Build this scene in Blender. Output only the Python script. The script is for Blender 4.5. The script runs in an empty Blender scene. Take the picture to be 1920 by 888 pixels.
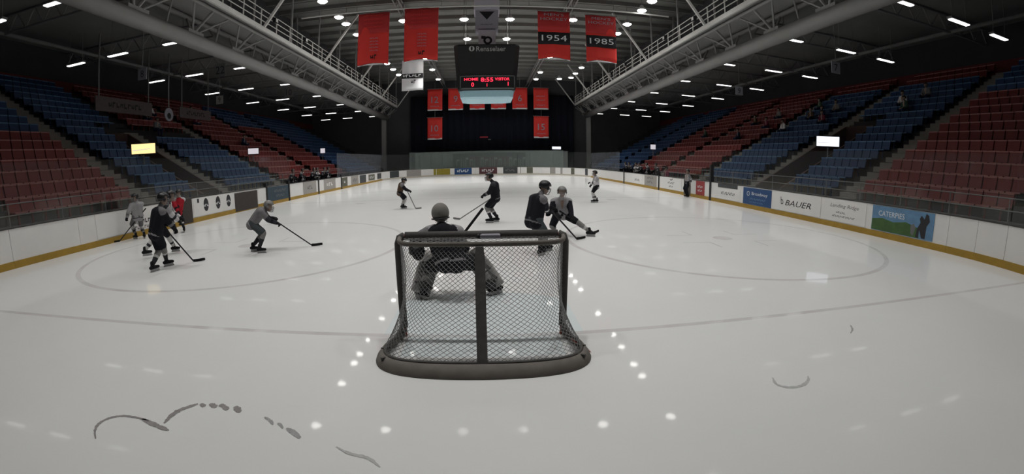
import bpy, math, random
import numpy as np
from mathutils import Vector, Matrix

random.seed(7)
SC = bpy.context.scene
COL = SC.collection
PI = math.pi

# ------------------------------------------------------------------ camera (wide action-camera lens behind the near goal)
CAM_P = (0.0761, -4.908, 2.0386); YAW, PITCH, ROLL = 0.0559, 0.1718, 0.0061
cam_d = bpy.data.cameras.new('camera'); cam = bpy.data.objects.new('camera', cam_d); COL.objects.link(cam)
SC.camera = cam
cy_, sy_, cp_, sp_ = math.cos(YAW), math.sin(YAW), math.cos(PITCH), math.sin(PITCH)
fw = np.array([sy_*cp_, cy_*cp_, -sp_]); rt = np.array([cy_, -sy_, 0.0]); dn = np.cross(fw, rt)
cr_, sr_ = math.cos(ROLL), math.sin(ROLL)
rt, dn = cr_*rt + sr_*dn, -sr_*rt + cr_*dn
mw = Matrix.Identity(4)
for i in range(3):
    mw[i][0] = rt[i]; mw[i][1] = -dn[i]; mw[i][2] = -fw[i]; mw[i][3] = CAM_P[i]
cam.matrix_world = mw
cam_d.type = 'PANO'
cam_d.sensor_width = 36.0
cam_d.sensor_fit = 'HORIZONTAL'
cam_d.clip_end = 300
cam_d.clip_start = 0.05
th = np.linspace(0, 1.35, 400)
rm = 828.73*th*(1 - 0.0296*th**2 + 0.0703*th**4)*36.0/1920.0
A = np.stack([rm, rm**2, rm**3, rm**4], 1)
kk = np.linalg.lstsq(A, th, rcond=None)[0]
cc = cam_d
cc.panorama_type = 'FISHEYE_LENS_POLYNOMIAL'
cc.fisheye_fov = PI
cc.fisheye_polynomial_k0 = 0.0
cc.fisheye_polynomial_k1 = -float(kk[0]); cc.fisheye_polynomial_k2 = -float(kk[1])
cc.fisheye_polynomial_k3 = -float(kk[2]); cc.fisheye_polynomial_k4 = -float(kk[3])

# ------------------------------------------------------------------ world and exposure
w = bpy.data.worlds.new('world'); SC.world = w; w.use_nodes = True
w.node_tree.nodes['Background'].inputs[0].default_value = (0.02, 0.022, 0.026, 1)
w.node_tree.nodes['Background'].inputs[1].default_value = 0.3
SC.view_settings.view_transform = 'Standard'; SC.view_settings.look = 'None'
SC.view_settings.exposure = 0.2; SC.view_settings.gamma = 1.0
SC.view_settings.use_curve_mapping = False
SC.cycles.transparent_max_bounces = 24
LAMP_W = 1230.0          # each high-bay lamp
STRIP_E = 2.6           # emission of the strip lights

# ------------------------------------------------------------------ materials
MATS = {}
def mat(name, col, rough=0.6, metal=0.0, spec=0.4, noise=0.0, nscale=6.0, emit=None, estr=0.0, bump=0.0, stretch=None):
    if name in MATS: return MATS[name]
    m = bpy.data.materials.new(name); m.use_nodes = True
    nt = m.node_tree; b = nt.nodes['Principled BSDF']
    b.inputs['Roughness'].default_value = rough; b.inputs['Metallic'].default_value = metal
    b.inputs['Specular IOR Level'].default_value = spec
    c = (*col, 1)
    b.inputs['Base Color'].default_value = c
    if noise > 0 or bump > 0:
        tc = nt.nodes.new('ShaderNodeTexCoord'); nz = nt.nodes.new('ShaderNodeTexNoise')
        nz.inputs['Scale'].default_value = nscale; nz.inputs['Detail'].default_value = 4
        src = tc.outputs['Object']
        if stretch:
            mp = nt.nodes.new('ShaderNodeMapping'); mp.inputs['Scale'].default_value = stretch
            nt.links.new(src, mp.inputs[0]); src = mp.outputs[0]
        nt.links.new(src, nz.inputs['Vector'])
        if noise > 0:
            mx = nt.nodes.new('ShaderNodeMix'); mx.data_type = 'RGBA'
            mx.inputs[6].default_value = (*[max(0, v*(1-noise)) for v in col], 1)
            mx.inputs[7].default_value = (*[min(1, v*(1+noise)) for v in col], 1)
            nt.links.new(nz.outputs['Fac'], mx.inputs[0]); nt.links.new(mx.outputs[2], b.inputs['Base Color'])
        if bump > 0:
            bp = nt.nodes.new('ShaderNodeBump'); bp.inputs['Strength'].default_value = bump; bp.inputs['Distance'].default_value = 0.02
            nt.links.new(nz.outputs['Fac'], bp.inputs['Height']); nt.links.new(bp.outputs[0], b.inputs['Normal'])
    if emit:
        b.inputs['Emission Color'].default_value = (*emit, 1); b.inputs['Emission Strength'].default_value = estr
    MATS[name] = m
    return m

def glass_mat(name, tint, haze, hazecol):
    m = bpy.data.materials.new(name); m.use_nodes = True; nt = m.node_tree
    for n in list(nt.nodes): nt.nodes.remove(n)
    out = nt.nodes.new('ShaderNodeOutputMaterial'); tr = nt.nodes.new('ShaderNodeBsdfTransparent'); gl = nt.nodes.new('ShaderNodeBsdfGlossy')
    df = nt.nodes.new('ShaderNodeBsdfDiffuse'); tl = nt.nodes.new('ShaderNodeBsdfTranslucent'); ad = nt.nodes.new('ShaderNodeMixShader')
    tr.inputs[0].default_value = (*tint, 1); gl.inputs['Roughness'].default_value = 0.08; gl.inputs[0].default_value = (.9, .9, .9, 1)
    df.inputs[0].default_value = (*hazecol, 1); tl.inputs[0].default_value = (*hazecol, 1)
    ad.inputs[0].default_value = 0.4; nt.links.new(df.outputs[0], ad.inputs[1]); nt.links.new(tl.outputs[0], ad.inputs[2])
    m1 = nt.nodes.new('ShaderNodeMixShader'); m1.inputs[0].default_value = 0.03
    nt.links.new(tr.outputs[0], m1.inputs[1]); nt.links.new(gl.outputs[0], m1.inputs[2])
    m2 = nt.nodes.new('ShaderNodeMixShader')
    tc = nt.nodes.new('ShaderNodeTexCoord'); nz = nt.nodes.new('ShaderNodeTexNoise'); nz.inputs['Scale'].default_value = 1.3; nz.inputs['Detail'].default_value = 5
    mr = nt.nodes.new('ShaderNodeMapRange'); mr.inputs[3].default_value = haze*0.7; mr.inputs[4].default_value = haze*1.3
    nt.links.new(tc.outputs['Object'], nz.inputs['Vector']); nt.links.new(nz.outputs['Fac'], mr.inputs[0]); nt.links.new(mr.outputs[0], m2.inputs[0])
    nt.links.new(m1.outputs[0], m2.inputs[1]); nt.links.new(ad.outputs[0], m2.inputs[2]); nt.links.new(m2.outputs[0], out.inputs[0])
    MATS[name] = m; return m

mat('white_board', (.80, .79, .77), .45, noise=.06, nscale=1.5)
mat('kick_pale', (.52, .49, .42), .5, noise=.1)
mat('kick_yellow', (.38, .235, .035), .5, noise=.25, nscale=3)
mat('cap_dark', (.045, .042, .042), .6, noise=.2)
mat('black', (.012, .012, .014), .6, noise=.2)
mat('black_gloss', (.01, .01, .012), .3)
mat('dark_text', (.03, .03, .035), .6)
mat('grey_text', (.16, .16, .165), .6)
mat('white_text', (.75, .77, .78), .6)
mat('concrete', (.09, .086, .083), .85, noise=.2, nscale=2, bump=.2)
mat('terrace', (.03, .027, .028), .9, noise=.25, nscale=2)
mat('step_grey', (.17, .155, .14), .85, noise=.15)
mat('wall_dark', (.03, .03, .036), .9, noise=.3, nscale=.6)
mat('wall_grey', (.065, .065, .07), .9, noise=.2, nscale=.5)
mat('wall_red', (.09, .012, .014), .8, noise=.2)
mat('wall_pale', (.22, .235, .23), .8, noise=.15, nscale=.8)
mat('vom_brown', (.06, .035, .03), .9, noise=.2)
mat('curtain', (.006, .008, .016), .95, noise=.4, nscale=3, stretch=(6, 6, .2))
mat('seat_red_lip', (.30, .12, .11), .5)  # paler red painted in for the highlight along the seat edges
mat('seat_blue_lip', (.06, .13, .24), .5)  # edge highlight of the blue seats, put into the colour
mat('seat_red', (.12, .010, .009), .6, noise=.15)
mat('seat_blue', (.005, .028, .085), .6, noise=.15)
mat('steel', (.235, .233, .23), .55, metal=.0, noise=.12, nscale=1.2)
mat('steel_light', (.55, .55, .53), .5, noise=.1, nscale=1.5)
mat('steel_dark', (.17, .17, .17), .6, noise=.2)
mat('roof', (.17, .17, .16), .85, noise=.2, nscale=.5)
mat('wing_roof', (.17, .17, .165), .9, noise=.3, nscale=.4)
mat('banner_red', (.72, .04, .032), .75, noise=.12, nscale=1.2)
mat('banner_deep', (.45, .03, .03), .8, noise=.12, nscale=1.2)
mat('banner_white', (.72, .72, .74), .8, noise=.05)
mat('banner_black', (.015, .013, .016), .8, noise=.1)
mat('sign_white', (.55, .53, .6), .6, noise=.05)
mat('sign_grey', (.32, .31, .36), .6, noise=.05)
mat('score_body', (.012, .012, .013), .5, noise=.1)
mat('score_frame', (.12, .13, .13), .4)
mat('score_text', (.5, .5, .5), .5)
mat('led_red', (.5, .0, .02), .5, emit=(1, .03, .07), estr=1.6)
mat('led_dim', (.1, .0, .01), .5, emit=(.6, .05, .06), estr=.10)
mat('score_panel', (.25, .4, .45), .5, emit=(.30, .48, .55), estr=.14, noise=.1)
mat('screen_warm', (.8, .6, .3), .5, emit=(1, .72, .32), estr=1.1)
mat('screen_white', (.8, .8, .8), .5, emit=(.85, .9, 1), estr=1.5)
mat('screen_dim', (.5, .5, .55), .5, emit=(.75, .7, .75), estr=.6)
mat('lamp_metal', (.5, .5, .5), .4)
mat('lamp_glow', (1, 1, 1), .5, emit=(1, .97, .92), estr=22)
mat('strip_glow', (1, 1, 1), .5, emit=(1, .98, .95), estr=STRIP_E)
mat('net_twine', (.26, .26, .26), .8)  # white twine greyed: its backlit shade is put into the colour
mat('goal_pad', (.085, .08, .076), .85, noise=.3, nscale=12, bump=.3)
mat('goal_skirt', (.15, .135, .12), .85, noise=.35, nscale=6, bump=.3)
mat('goal_red', (.25, .05, .03), .5)
mat('scuff', (.25, .235, .235), .7, noise=.4, nscale=30)
mat('scuff_soft', (.33, .33, .33), .7, noise=.3, nscale=20)
mat('scuff_faint', (.45, .45, .45), .7, noise=.2, nscale=20)
mat('snow', (.75, .76, .76), .9)
mat('skin', (.25, .175, .14), .6)
mat('eye', (.02, .02, .02), .3)
mat('lip', (.30, .10, .09), .5)
for n, c in dict(jersey_black=(.013, .013, .018), jersey_dark=(.035, .036, .042), jersey_grey=(.30, .29, .30), jersey_white=(.52, .51, .52),
                 jersey_mid=(.155, .15, .155), jersey_red=(.36, .02, .03), pants_black=(.012, .013, .016), pants_grey=(.06, .068, .072),
                 sock_white=(.5, .49, .48), sock_dark=(.03, .03, .035), sock_grey=(.2, .195, .19), glove_black=(.014, .014, .016),
                 helmet_black=(.012, .012, .014), helmet_grey=(.16, .155, .15), helmet_white=(.6, .6, .6), goalie_mask=(.2, .19, .175), pad_grey=(.36, .345, .33),
                 pad_dark=(.05, .05, .05), skate_black=(.015, .015, .016), holder=(.45, .45, .45), stick_dark=(.03, .03, .032), stick_grey=(.2, .2, .2),
                 tape_black=(.012, .012, .012), cage=(.3, .3, .3), coat_navy=(.02, .03, .06), coat_brown=(.07, .045, .03), coat_grey=(.12, .12, .13),
                 coat_maroon=(.13, .02, .045), hair=(.03, .02, .015), cloth_green=(.03, .06, .04)).items():
    mat(n, c, .85 if not n.startswith('helmet') else .35, spec=.12 if not n.startswith('helmet') else .4, noise=.12, nscale=8)
glass_mat('glass_clear', (.95, .97, .965), .025, (.5, .53, .52))
glass_mat('glass_milky', (.80, .86, .84), .24, (.42, .47, .45))
glass_mat('glass_soft', (.86, .88, .9), .14, (.40, .42, .46))

# ------------------------------------------------------------------ helpers
OFF = {}
def link(o, parent=None):
    COL.objects.link(o)
    if parent is not None: o.parent = parent
    return o
def tag(o, label, cat, group=None, kind=None):
    if label: o['label'] = label
    if cat: o['category'] = cat
    if group: o['group'] = group
    if kind: o['kind'] = kind
    return o
def thing(name, label, cat, loc=(0, 0, 0), rz=0.0, group=None, kind=None):
    o = bpy.data.objects.new(name, None); link(o); o.location = loc; o.rotation_euler = (0, 0, rz)
    o.empty_display_size = .2; OFF[o.name] = Vector(loc)
    return tag(o, label, cat, group, kind)
def setmat(me, m):
    for x in (m if isinstance(m, (list, tuple)) else [m]): me.materials.append(MATS[x] if isinstance(x, str) else x)

class MB:
    def __init__(s): s.v = []; s.f = []
    def add(s, v, f):
        n = len(s.v); s.v += [tuple(map(float, p)) for p in v]; s.f += [tuple(i+n for i in q) for q in f]; return s
    def box(s, c, d, rz=0.0, ax=None):
        hx, hy, hz = d[0]/2, d[1]/2, d[2]/2
        P = [Vector((x, y, z)) for x in (-hx, hx) for y in (-hy, hy) for z in (-hz, hz)]
        if ax is not None: P = [ax[0]*p.x + ax[1]*p.y + ax[2]*p.z for p in P]
        elif rz: R = Matrix.Rotation(rz, 3, 'Z'); P = [R @ p for p in P]
        c = Vector(c)
        return s.add([p+c for p in P], [(0, 1, 3, 2), (4, 6, 7, 5), (0, 4, 5, 1), (2, 3, 7, 6), (0, 2, 6, 4), (1, 5, 7, 3)])
    def b(s, x0, x1, y0, y1, z0, z1): return s.box(((x0+x1)/2, (y0+y1)/2, (z0+z1)/2), (abs(x1-x0), abs(y1-y0), abs(z1-z0)))
    def bar(s, a, b, w, h=None):
        a, b = Vector(a), Vector(b); d = b-a; L = d.length; d.normalize()
        u = d.cross(Vector((0, 0, 1)));
        if u.length < 1e-4: u = Vector((1, 0, 0))
        u.normalize(); v = u.cross(d)
        return s.box((a+b)/2, (L, w, h or w), ax=(d, u, v))
    def tube(s, pts, r, n=8, closed=False, cap=True):
        pts = [Vector(p) for p in pts]; m = len(pts); rr = r if isinstance(r, (list, tuple)) else [r]*m
        V = []; up = None
        for i, p in enumerate(pts):
            a = pts[(i-1) % m] if (i > 0 or closed) else p; b = pts[(i+1) % m] if (i < m-1 or closed) else p
            d = (b-a).normalized()
            if up is None:
                up = Vector((0, 0, 1)) if abs(d.z) < .9 else Vector((1, 0, 0))
            u = d.cross(up)
            if u.length < 1e-5: u = d.orthogonal()
            u.normalize(); up = u.cross(d).normalized()
            for k in range(n):
                t = 2*PI*k/n; V.append(p + (u*math.cos(t)+up*math.sin(t))*rr[i])
        F = []
        for i in range(m if closed else m-1):
            j = (i+1) % m
            for k in range(n):
                l = (k+1) % n; F.append((i*n+k, i*n+l, j*n+l, j*n+k))
        if not closed and cap: F += [tuple(range(n-1, -1, -1)), tuple(range((m-1)*n, m*n))]
        return s.add(V, F)
    def lathe(s, c, prof, n=16, axis=None):
        V = []; c = Vector(c)
        for r, z in prof:
            for k in range(n): V.append(c + Vector((r*math.cos(2*PI*k/n), r*math.sin(2*PI*k/n), z)))
        F = [(i*n+k, i*n+(k+1) % n, (i+1)*n+(k+1) % n, (i+1)*n+k) for i in range(len(prof)-1) for k in range(n)]
        return s.add(V, F)
    def ell(s, c, r, n=12, m=8, R=None):
        V = []; c = Vector(c)
        for i in range(m+1):
            a = -PI/2 + PI*i/m
            for k in range(n):
                p = Vector((r[0]*math.cos(a)*math.cos(2*PI*k/n), r[1]*math.cos(a)*math.sin(2*PI*k/n), r[2]*math.sin(a)))
                V.append((R @ p if R is not None else p) + c)
        F = [(i*n+k, i*n+(k+1) % n, (i+1)*n+(k+1) % n, (i+1)*n+k) for i in range(m) for k in range(n)]
        return s.add(V, F)
    def mesh(s, name, m, smooth=False):
        me = bpy.data.meshes.new(name); me.from_pydata(s.v, [], s.f); setmat(me, m); me.validate()
        if smooth: me.polygons.foreach_set('use_smooth', [True]*len(me.polygons))
        me.update(); return me
    def obj(s, name, m, parent=None, smooth=False, local=False):
        """vertices in world space; the object keeps the origin of its thing"""
        root = parent
        while root is not None and root.parent is not None: root = root.parent
        off = OFF.get(root.name, Vector()) if (root is not None and not local) else Vector()
        if off.length: s.v = [(p[0]-off.x, p[1]-off.y, p[2]-off.z) for p in s.v]
        return link(bpy.data.objects.new(name, s.mesh(name, m, smooth)), parent)

def put(me, name, loc, parent=None, rz=0):
    o = link(bpy.data.objects.new(name, me), parent); o.location = loc; o.rotation_euler = (0, 0, rz); return o

_txt = {}
def text(name, body, c, X, Y, height, m, parent, width=None, shear=0.0, depth=.004, lift=.003, bold=0.0):
    key = (body, shear, bold)
    if key not in _txt:
        cu = bpy.data.curves.new('t', 'FONT'); cu.body = body; cu.align_x = 'CENTER'; cu.align_y = 'CENTER'; cu.shear = shear; cu.offset = bold
        cu.resolution_u = 2; cu.extrude = 0.0
        o = bpy.data.objects.new('t', cu); COL.objects.link(o); bpy.context.view_layer.update()
        me = bpy.data.meshes.new_from_object(o.evaluated_get(bpy.context.evaluated_depsgraph_get()))
        v = np.array([p.co[:] for p in me.vertices]); f = [tuple(p.vertices) for p in me.polygons]
        bpy.data.objects.remove(o); bpy.data.meshes.remove(me)
        lo, hi = v.min(0), v.max(0); v[:, :2] -= ((lo+hi)/2)[:2]
        _txt[key] = (v, f, (hi-lo)[0], (hi-lo)[1])
    v, f, wd, ht = _txt[key]
    X = Vector(X); Y = Vector(Y); N = X.cross(Y); c = Vector(c)
    sy = height/max(ht, 1e-6); sx = (width/max(wd, 1e-6)) if width else sy
    V = [c + X*(p[0]*sx) + Y*(p[1]*sy) + N*lift for p in v]
    mb = MB(); mb.add(V, f); o = mb.obj(name, m, parent)
    if len(body) > 1: o['kind'] = 'stuff'   # flat print, letters too small to part
    return o

def ordinal(i): return ['first', 'second', 'third', 'fourth', 'fifth', 'sixth', 'seventh', 'eighth', 'ninth', 'tenth', 'eleventh', 'twelfth', 'thirteenth', 'fourteenth', 'fifteenth', 'sixteenth'][i]
# ------------------------------------------------------------------ rink geometry
HW, NEAR, FAR, RAD = 12.95, -5.45, 57.6, 8.5
Y0, Y1 = NEAR+RAD, FAR-RAD
def arc(cx, cy, a0, a1, n): return [(cx+RAD*math.cos(a0+(a1-a0)*i/n), cy+RAD*math.sin(a0+(a1-a0)*i/n)) for i in range(n+1)]
CXC = HW-RAD
perim = arc(CXC, Y1, 0, PI/2, 10) + arc(-CXC, Y1, PI/2, PI, 10) + arc(-CXC, Y0, PI, 1.5*PI, 10) + arc(CXC, Y0, 1.5*PI, 2*PI, 10)

# ice
def ice_material():
    m = bpy.data.materials.new('ice'); m.use_nodes = True; nt = m.node_tree; L = nt.links; b = nt.nodes['Principled BSDF']
    geo = nt.nodes.new('ShaderNodeNewGeometry'); sx = nt.nodes.new('ShaderNodeSeparateXYZ'); L.new(geo.outputs['Position'], sx.inputs[0])
    X, Y = sx.outputs[0], sx.outputs[1]
    def M(op, a, c=None):
        n = nt.nodes.new('ShaderNodeMath'); n.operation = op
        for i, v in enumerate((a, c)):
            if v is None: continue
            if isinstance(v, (int, float)): n.inputs[i].default_value = v
            else: L.new(v, n.inputs[i])
        return n.outputs[0]
    def band(v, c, h): return M('LESS_THAN', M('ABSOLUTE', M('SUBTRACT', v, c)), h)
    def dist(cx, cy): return M('SQRT', M('ADD', M('POWER', M('ABSOLUTE', M('SUBTRACT', X, cx)), 2.0), M('POWER', M('ABSOLUTE', M('SUBTRACT', Y, cy)), 2.0)))
    def mx(*a):
        r = a[0]
        for q in a[1:]: r = M('MAXIMUM', r, q)
        return r
    aX = M('ABSOLUTE', X)
    red = [band(Y, 0, .05), band(Y, 54.25, .04), band(Y, 27.1, .15)]
    for cx, cyy in ((6.7, 6.1), (-6.7, 6.1), (6.7, 48.15), (-6.7, 48.15)):
        d = dist(cx, cyy); red += [band(d, 4.57, .06), M('LESS_THAN', d, .3)]
    for s in (6.7, -6.7):
        for dx in (.75, -.75):
            red += [M('MULTIPLY', band(X, s+dx, .03), band(M('ABSOLUTE', M('SUBTRACT', Y, 6.1)), .9, .35)),
                    M('MULTIPLY', band(M('ABSOLUTE', M('SUBTRACT', X, s)), 1.15, .42), band(M('ABSOLUTE', M('SUBTRACT', Y, 6.1)), .55, .03))]
        red += [M('LESS_THAN', dist(s, 18), .3), M('LESS_THAN', dist(s, 36), .3)]
    redm = mx(*red)
    blue = mx(band(Y, 19.5, .16), band(Y, 34.75, .16), band(dist(0, 27.1), 4.57, .035))
    cre = M('MULTIPLY', M('MULTIPLY', M('LESS_THAN', dist(0, 0), 1.83), M('LESS_THAN', aX, 1.22)), M('GREATER_THAN', Y, 0.0))
    inn = M('MULTIPLY', M('LESS_THAN', aX, .9), band(Y, -.3, .3))
    # scuffed snow and skate marks
    def noise(scale, det, sc=None, rough=.6):
        n = nt.nodes.new('ShaderNodeTexNoise'); n.inputs['Scale'].default_value = scale; n.inputs['Detail'].default_value = det; n.inputs['Roughness'].default_value = rough
        mp = nt.nodes.new('ShaderNodeMapping'); mp.inputs['Scale'].default_value = sc or (1, 1, 1); L.new(geo.outputs['Position'], mp.inputs[0]); L.new(mp.outputs[0], n.inputs['Vector'])
        return n.outputs['Fac']
    def ramp(v, a, c): 
        n = nt.nodes.new('ShaderNodeMapRange'); n.inputs[1].default_value = a; n.inputs[2].default_value = c; L.new(v, n.inputs[0]); return n.outputs[0]
    def mix(a, c, f):
        n = nt.nodes.new('ShaderNodeMix'); n.data_type = 'RGBA'
        for i, v in ((6, a), (7, c)):
            if isinstance(v, tuple): n.inputs[i].default_value = (*v, 1)
            else: L.new(v, n.inputs[i])
        if isinstance(f, (int, float)): n.inputs[0].default_value = f
        else: L.new(f, n.inputs[0])
        return n.outputs[2]
    base = mix((.71, .715, .71), (.745, .75, .745), ramp(noise(.25, 5), .3, .7))
    base = mix(base, (.66, .69, .69), M('MULTIPLY', ramp(noise(.5, 4, (1, 2.2, 1)), .5, .8), .3))
    scr = ramp(noise(1.1, 8, (1.0, 5.5, 1), .75), .60, .78)
    base = mix(base, (.52, .53, .53), M('MULTIPLY', scr, .16))
    fade = ramp(noise(1.2, 4), .05, .6)
    base = mix(base, (.60, .71, .73), M('MULTIPLY', mx(cre, inn), .55))
    base = mix(base, (.43, .40, .40), M('MULTIPLY', redm, M('MULTIPLY', fade, .6)))
    base = mix(base, (.40, .42, .46), M('MULTIPLY', blue, M('MULTIPLY', fade, .55)))
    L.new(base, b.inputs['Base Color'])
    b.inputs['Specular IOR Level'].default_value = .12; b.inputs['Coat Weight'].default_value = .35; b.inputs['Coat Roughness'].default_value = .04; b.inputs['Coat IOR'].default_value = 1.31
    rn = nt.nodes.new('ShaderNodeMapRange'); rn.inputs[3].default_value = .26; rn.inputs[4].default_value = .36
    L.new(noise(.7, 4), rn.inputs[0]); L.new(rn.outputs[0], b.inputs['Roughness'])
    bp = nt.nodes.new('ShaderNodeBump'); bp.inputs['Strength'].default_value = .05; bp.inputs['Distance'].default_value = .01
    L.new(noise(14, 6, (1, 1.6, 1)), bp.inputs['Height']); L.new(bp.outputs[0], b.inputs['Normal'])
    MATS['ice'] = m
ice_material()
mb = MB(); mb.add([(x, y, 0) for x, y in perim], [tuple(range(len(perim)))])
ice = mb.obj('floor', 'ice'); tag(ice, 'white scuffed ice sheet with faded lines and face-off circles', 'ice', kind='structure')
mb = MB().b(-40, 40, -16, 70, -.30, -.004)
tag(mb.obj('floor_surround', 'concrete'), 'dark concrete floor around the ice sheet', 'floor', kind='structure')

def ribbon(pts, widths, z=.003):
    m = MB(); V = []
    for i, p in enumerate(pts):
        a = Vector(pts[max(i-1, 0)]); c = Vector(pts[min(i+1, len(pts)-1)]); d = (c-a).normalized(); n = Vector((-d.y, d.x))
        for s in (-1, 1):
            q = Vector(p)+n*s*widths[i]/2; V.append((q.x, q.y, z if 0 < i < len(pts)-1 else 0.0005))
    F = [(2*i, 2*i+1, 2*i+3, 2*i+2) for i in range(len(pts)-1)]
    return m.add(V, F)
def smooth_pts(p, k=3):
    for _ in range(k):
        q = [p[0]]
        for a, c in zip(p, p[1:]):
            q += [(a[0]*.75+c[0]*.25, a[1]*.75+c[1]*.25), (a[0]*.25+c[0]*.75, a[1]*.25+c[1]*.75)]
        p = q+[p[-1]]
    return p
def scuff(pts, w, m):
    p = smooth_pts(pts); n = len(p)
    ribbon(p, [w*(.25+.75*math.sin(PI*min(1, max(0, i/(n-1)))))*(.7+.6*random.random()) for i in range(n)]).obj('scuff_mark', m, ice)
scuff([(-3.25, -2.6), (-3.36, -2.51), (-3.43, -2.4), (-3.4, -2.29), (-3.29, -2.22), (-3.13, -2.21), (-2.95, -2.23)], .035, 'scuff')
scuff([(-3.04, -2.22), (-2.86, -2.27), (-2.65, -2.32)], .05, 'scuff')
scuff([(-2.77, -2.23), (-2.79, -2.1), (-2.77, -2.0), (-2.72, -1.94), (-2.65, -1.86)], .06, 'scuff')
for p_ in ([(-2.62, -1.85), (-2.58, -1.88), (-2.55, -1.88)], [(-2.53, -1.84), (-2.48, -1.85), (-2.43, -1.89)], [(-2.42, -1.83), (-2.36, -1.85), (-2.29, -1.9)], [(-2.25, -1.83), (-2.2, -1.87), (-2.15, -1.92)]):
    scuff(p_, .06, 'scuff')
scuff([(-1.88, -1.95), (-1.8, -1.99), (-1.75, -2.05)], .03, 'scuff_soft')
scuff([(-1.72, -2.02), (-1.68, -2.04), (-1.64, -2.09)], .03, 'scuff_soft')
scuff([(-1.61, -2.08), (-1.52, -2.13), (-1.44, -2.2)], .05, 'scuff_soft')
scuff([(-1.11, -2.27), (-.98, -2.35), (-.83, -2.37), (-.72, -2.48)], .03, 'scuff_faint')
scuff([(2.86, -1.62), (2.8, -1.77), (2.9, -1.86), (3.06, -1.87), (3.21, -1.79), (3.26, -1.71)], .04, 'scuff_faint')
scuff([(4.7, -.9), (4.85, -.8), (4.95, -.65)], .03, 'scuff_soft')

# ------------------------------------------------------------------ hall shell
def struct(name, m, mb, label, cat='wall'): return tag(mb.obj(name, m), label, cat, kind='structure')
struct('wall_left', 'wall_dark', MB().b(-28.6, -28.2, -16, 66, -.1, 11.2), 'dark side wall behind the left stands')
struct('wall_right', 'wall_dark', MB().b(28.2, 28.6, -16, 66, -.1, 11.2), 'dark side wall behind the right stands')
wb = struct('wall_back', 'wall_grey', MB().b(-28.6, 28.6, 63.0, 63.4, -.1, 15.2), 'dark end wall beyond the far end of the rink')
struct('wall_near', 'wall_dark', MB().b(-28.6, 28.6, -16.4, -16, -.1, 15.2), 'dark end wall behind the near goal')
for s, sd in ((-1, 'left'), (1, 'right')):
    struct('wall_upper_'+sd, 'wall_grey', MB().b(s*16.6, s*16.9, -16, 63, 11.0, 15.0), 'grey upstand between high roof and low %s wing ceiling' % sd)
    MB().b(s*28.05, s*28.2, -16, 63, 8.0, 9.0).obj('painted_band', 'wall_red', bpy.data.objects['wall_'+sd])
# main ceiling: deck with recessed purlins
cl = struct('ceiling', 'roof', MB().b(-16.9, 16.9, -16, 63.4, 14.9, 15.2), 'grey metal roof deck high above the rink', 'ceiling')
pm = MB().box((0, 0, 0), (33.2, .22, .32)).mesh('purlin', 'roof')
for i in range(22): put(pm, 'purlin', (0, 14+i*2.28, 14.74), cl)
rm_ = MB().box((0, 0, 0), (33.2, .5, .06)).mesh('deck_rib', 'roof')
for i in range(22): put(rm_, 'deck_rib', (0, 15.14+i*2.28, 14.87), cl)
# low wing ceilings with cross joists
for s, sd in ((-1, 'left'), (1, 'right')):
    wc = struct('ceiling_wing_'+sd, 'wing_roof', MB().b(s*15.6, s*28.6, -16, 63.4, 11.0, 11.2), 'low dark ceiling over the %s stands' % sd, 'ceiling')
    jm = MB()
    jm.tube([(-6.3, 0, .55), (6.3, 0, .55)], .06, 6); jm.tube([(-6.3, 0, -.35), (6.3, 0, -.35)], .06, 6)
    for k in range(9): jm.tube([(-6.3+k*1.4, 0, -.35), (-5.6+k*1.4, 0, .55), (-4.9+k*1.4, 0, -.35)], .035, 5)
    me = jm.mesh('joist', 'steel_dark')
    for i in range(9): put(me, 'joist', (s*22.0, 3.5+i*7.0, 10.4), wc)
    MB().tube([(s*24.5, -5, 10.1), (s*24.5, 62, 10.1)], .12, 8).obj('pipe', 'steel_dark', wc, smooth=True)
# far wall dressing: black curtain with folds
V = []; F = []; n = 120
for i in range(n+1):
    x = -11.5+24.9*i/n; y = 62.35+.12*math.sin(i*1.25)+.05*math.sin(i*2.7)
    V += [(x, y, .0), (x, y, 12.3)]
F = [(2*i, 2*i+2, 2*i+3, 2*i+1) for i in range(n)]
cu = MB().add(V, F).obj('backdrop_curtain', 'curtain', smooth=True)
sm = cu.modifiers.new('t', 'SOLIDIFY'); sm.thickness = .03
tag(cu, 'tall black curtain hanging across the far end wall', 'curtain')
em = thing('wall_emblem', 'small faint red emblem in the middle of the black curtain', 'sign', (0.3, 62.15, 5.3))
MB().b(-.9, .3, 62.11, 62.15, 5.55, 5.75).obj('red_bar', 'led_dim', em)
MB().b(.35, .75, 62.11, 62.15, 5.2, 5.35).obj('white_bar', 'score_frame', em)
ex = thing('exit_light', 'small bright white exit light beside the black curtain', 'light', (10.65, 62.05, 3.98))
MB().b(9.9, 11.4, 62.0, 62.34, 3.72, 4.24).obj('housing', 'steel_dark', ex); MB().b(10.0, 11.3, 61.96, 61.998, 3.8, 4.16).obj('panel', 'screen_white', ex)
for s, sd in ((-1, 'left'), (1, 'right')):
    c = thing('column', 'grey steel column holding the far end of the %s catwalk' % sd, 'column', (s*15.25, 60.2, 0), group='columns at the far end')
    MB().box((s*15.25, 60.2, 4.55), (.62, .62, 9.1)).obj('shaft', 'steel', c)
    MB().box((s*15.25, 60.2, .1), (1.0, 1.0, .2)).obj('base_plate', 'steel', c); MB().box((s*15.25, 60.2, 8.95), (.95, .95, .2)).obj('cap_plate', 'steel', c)

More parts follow.
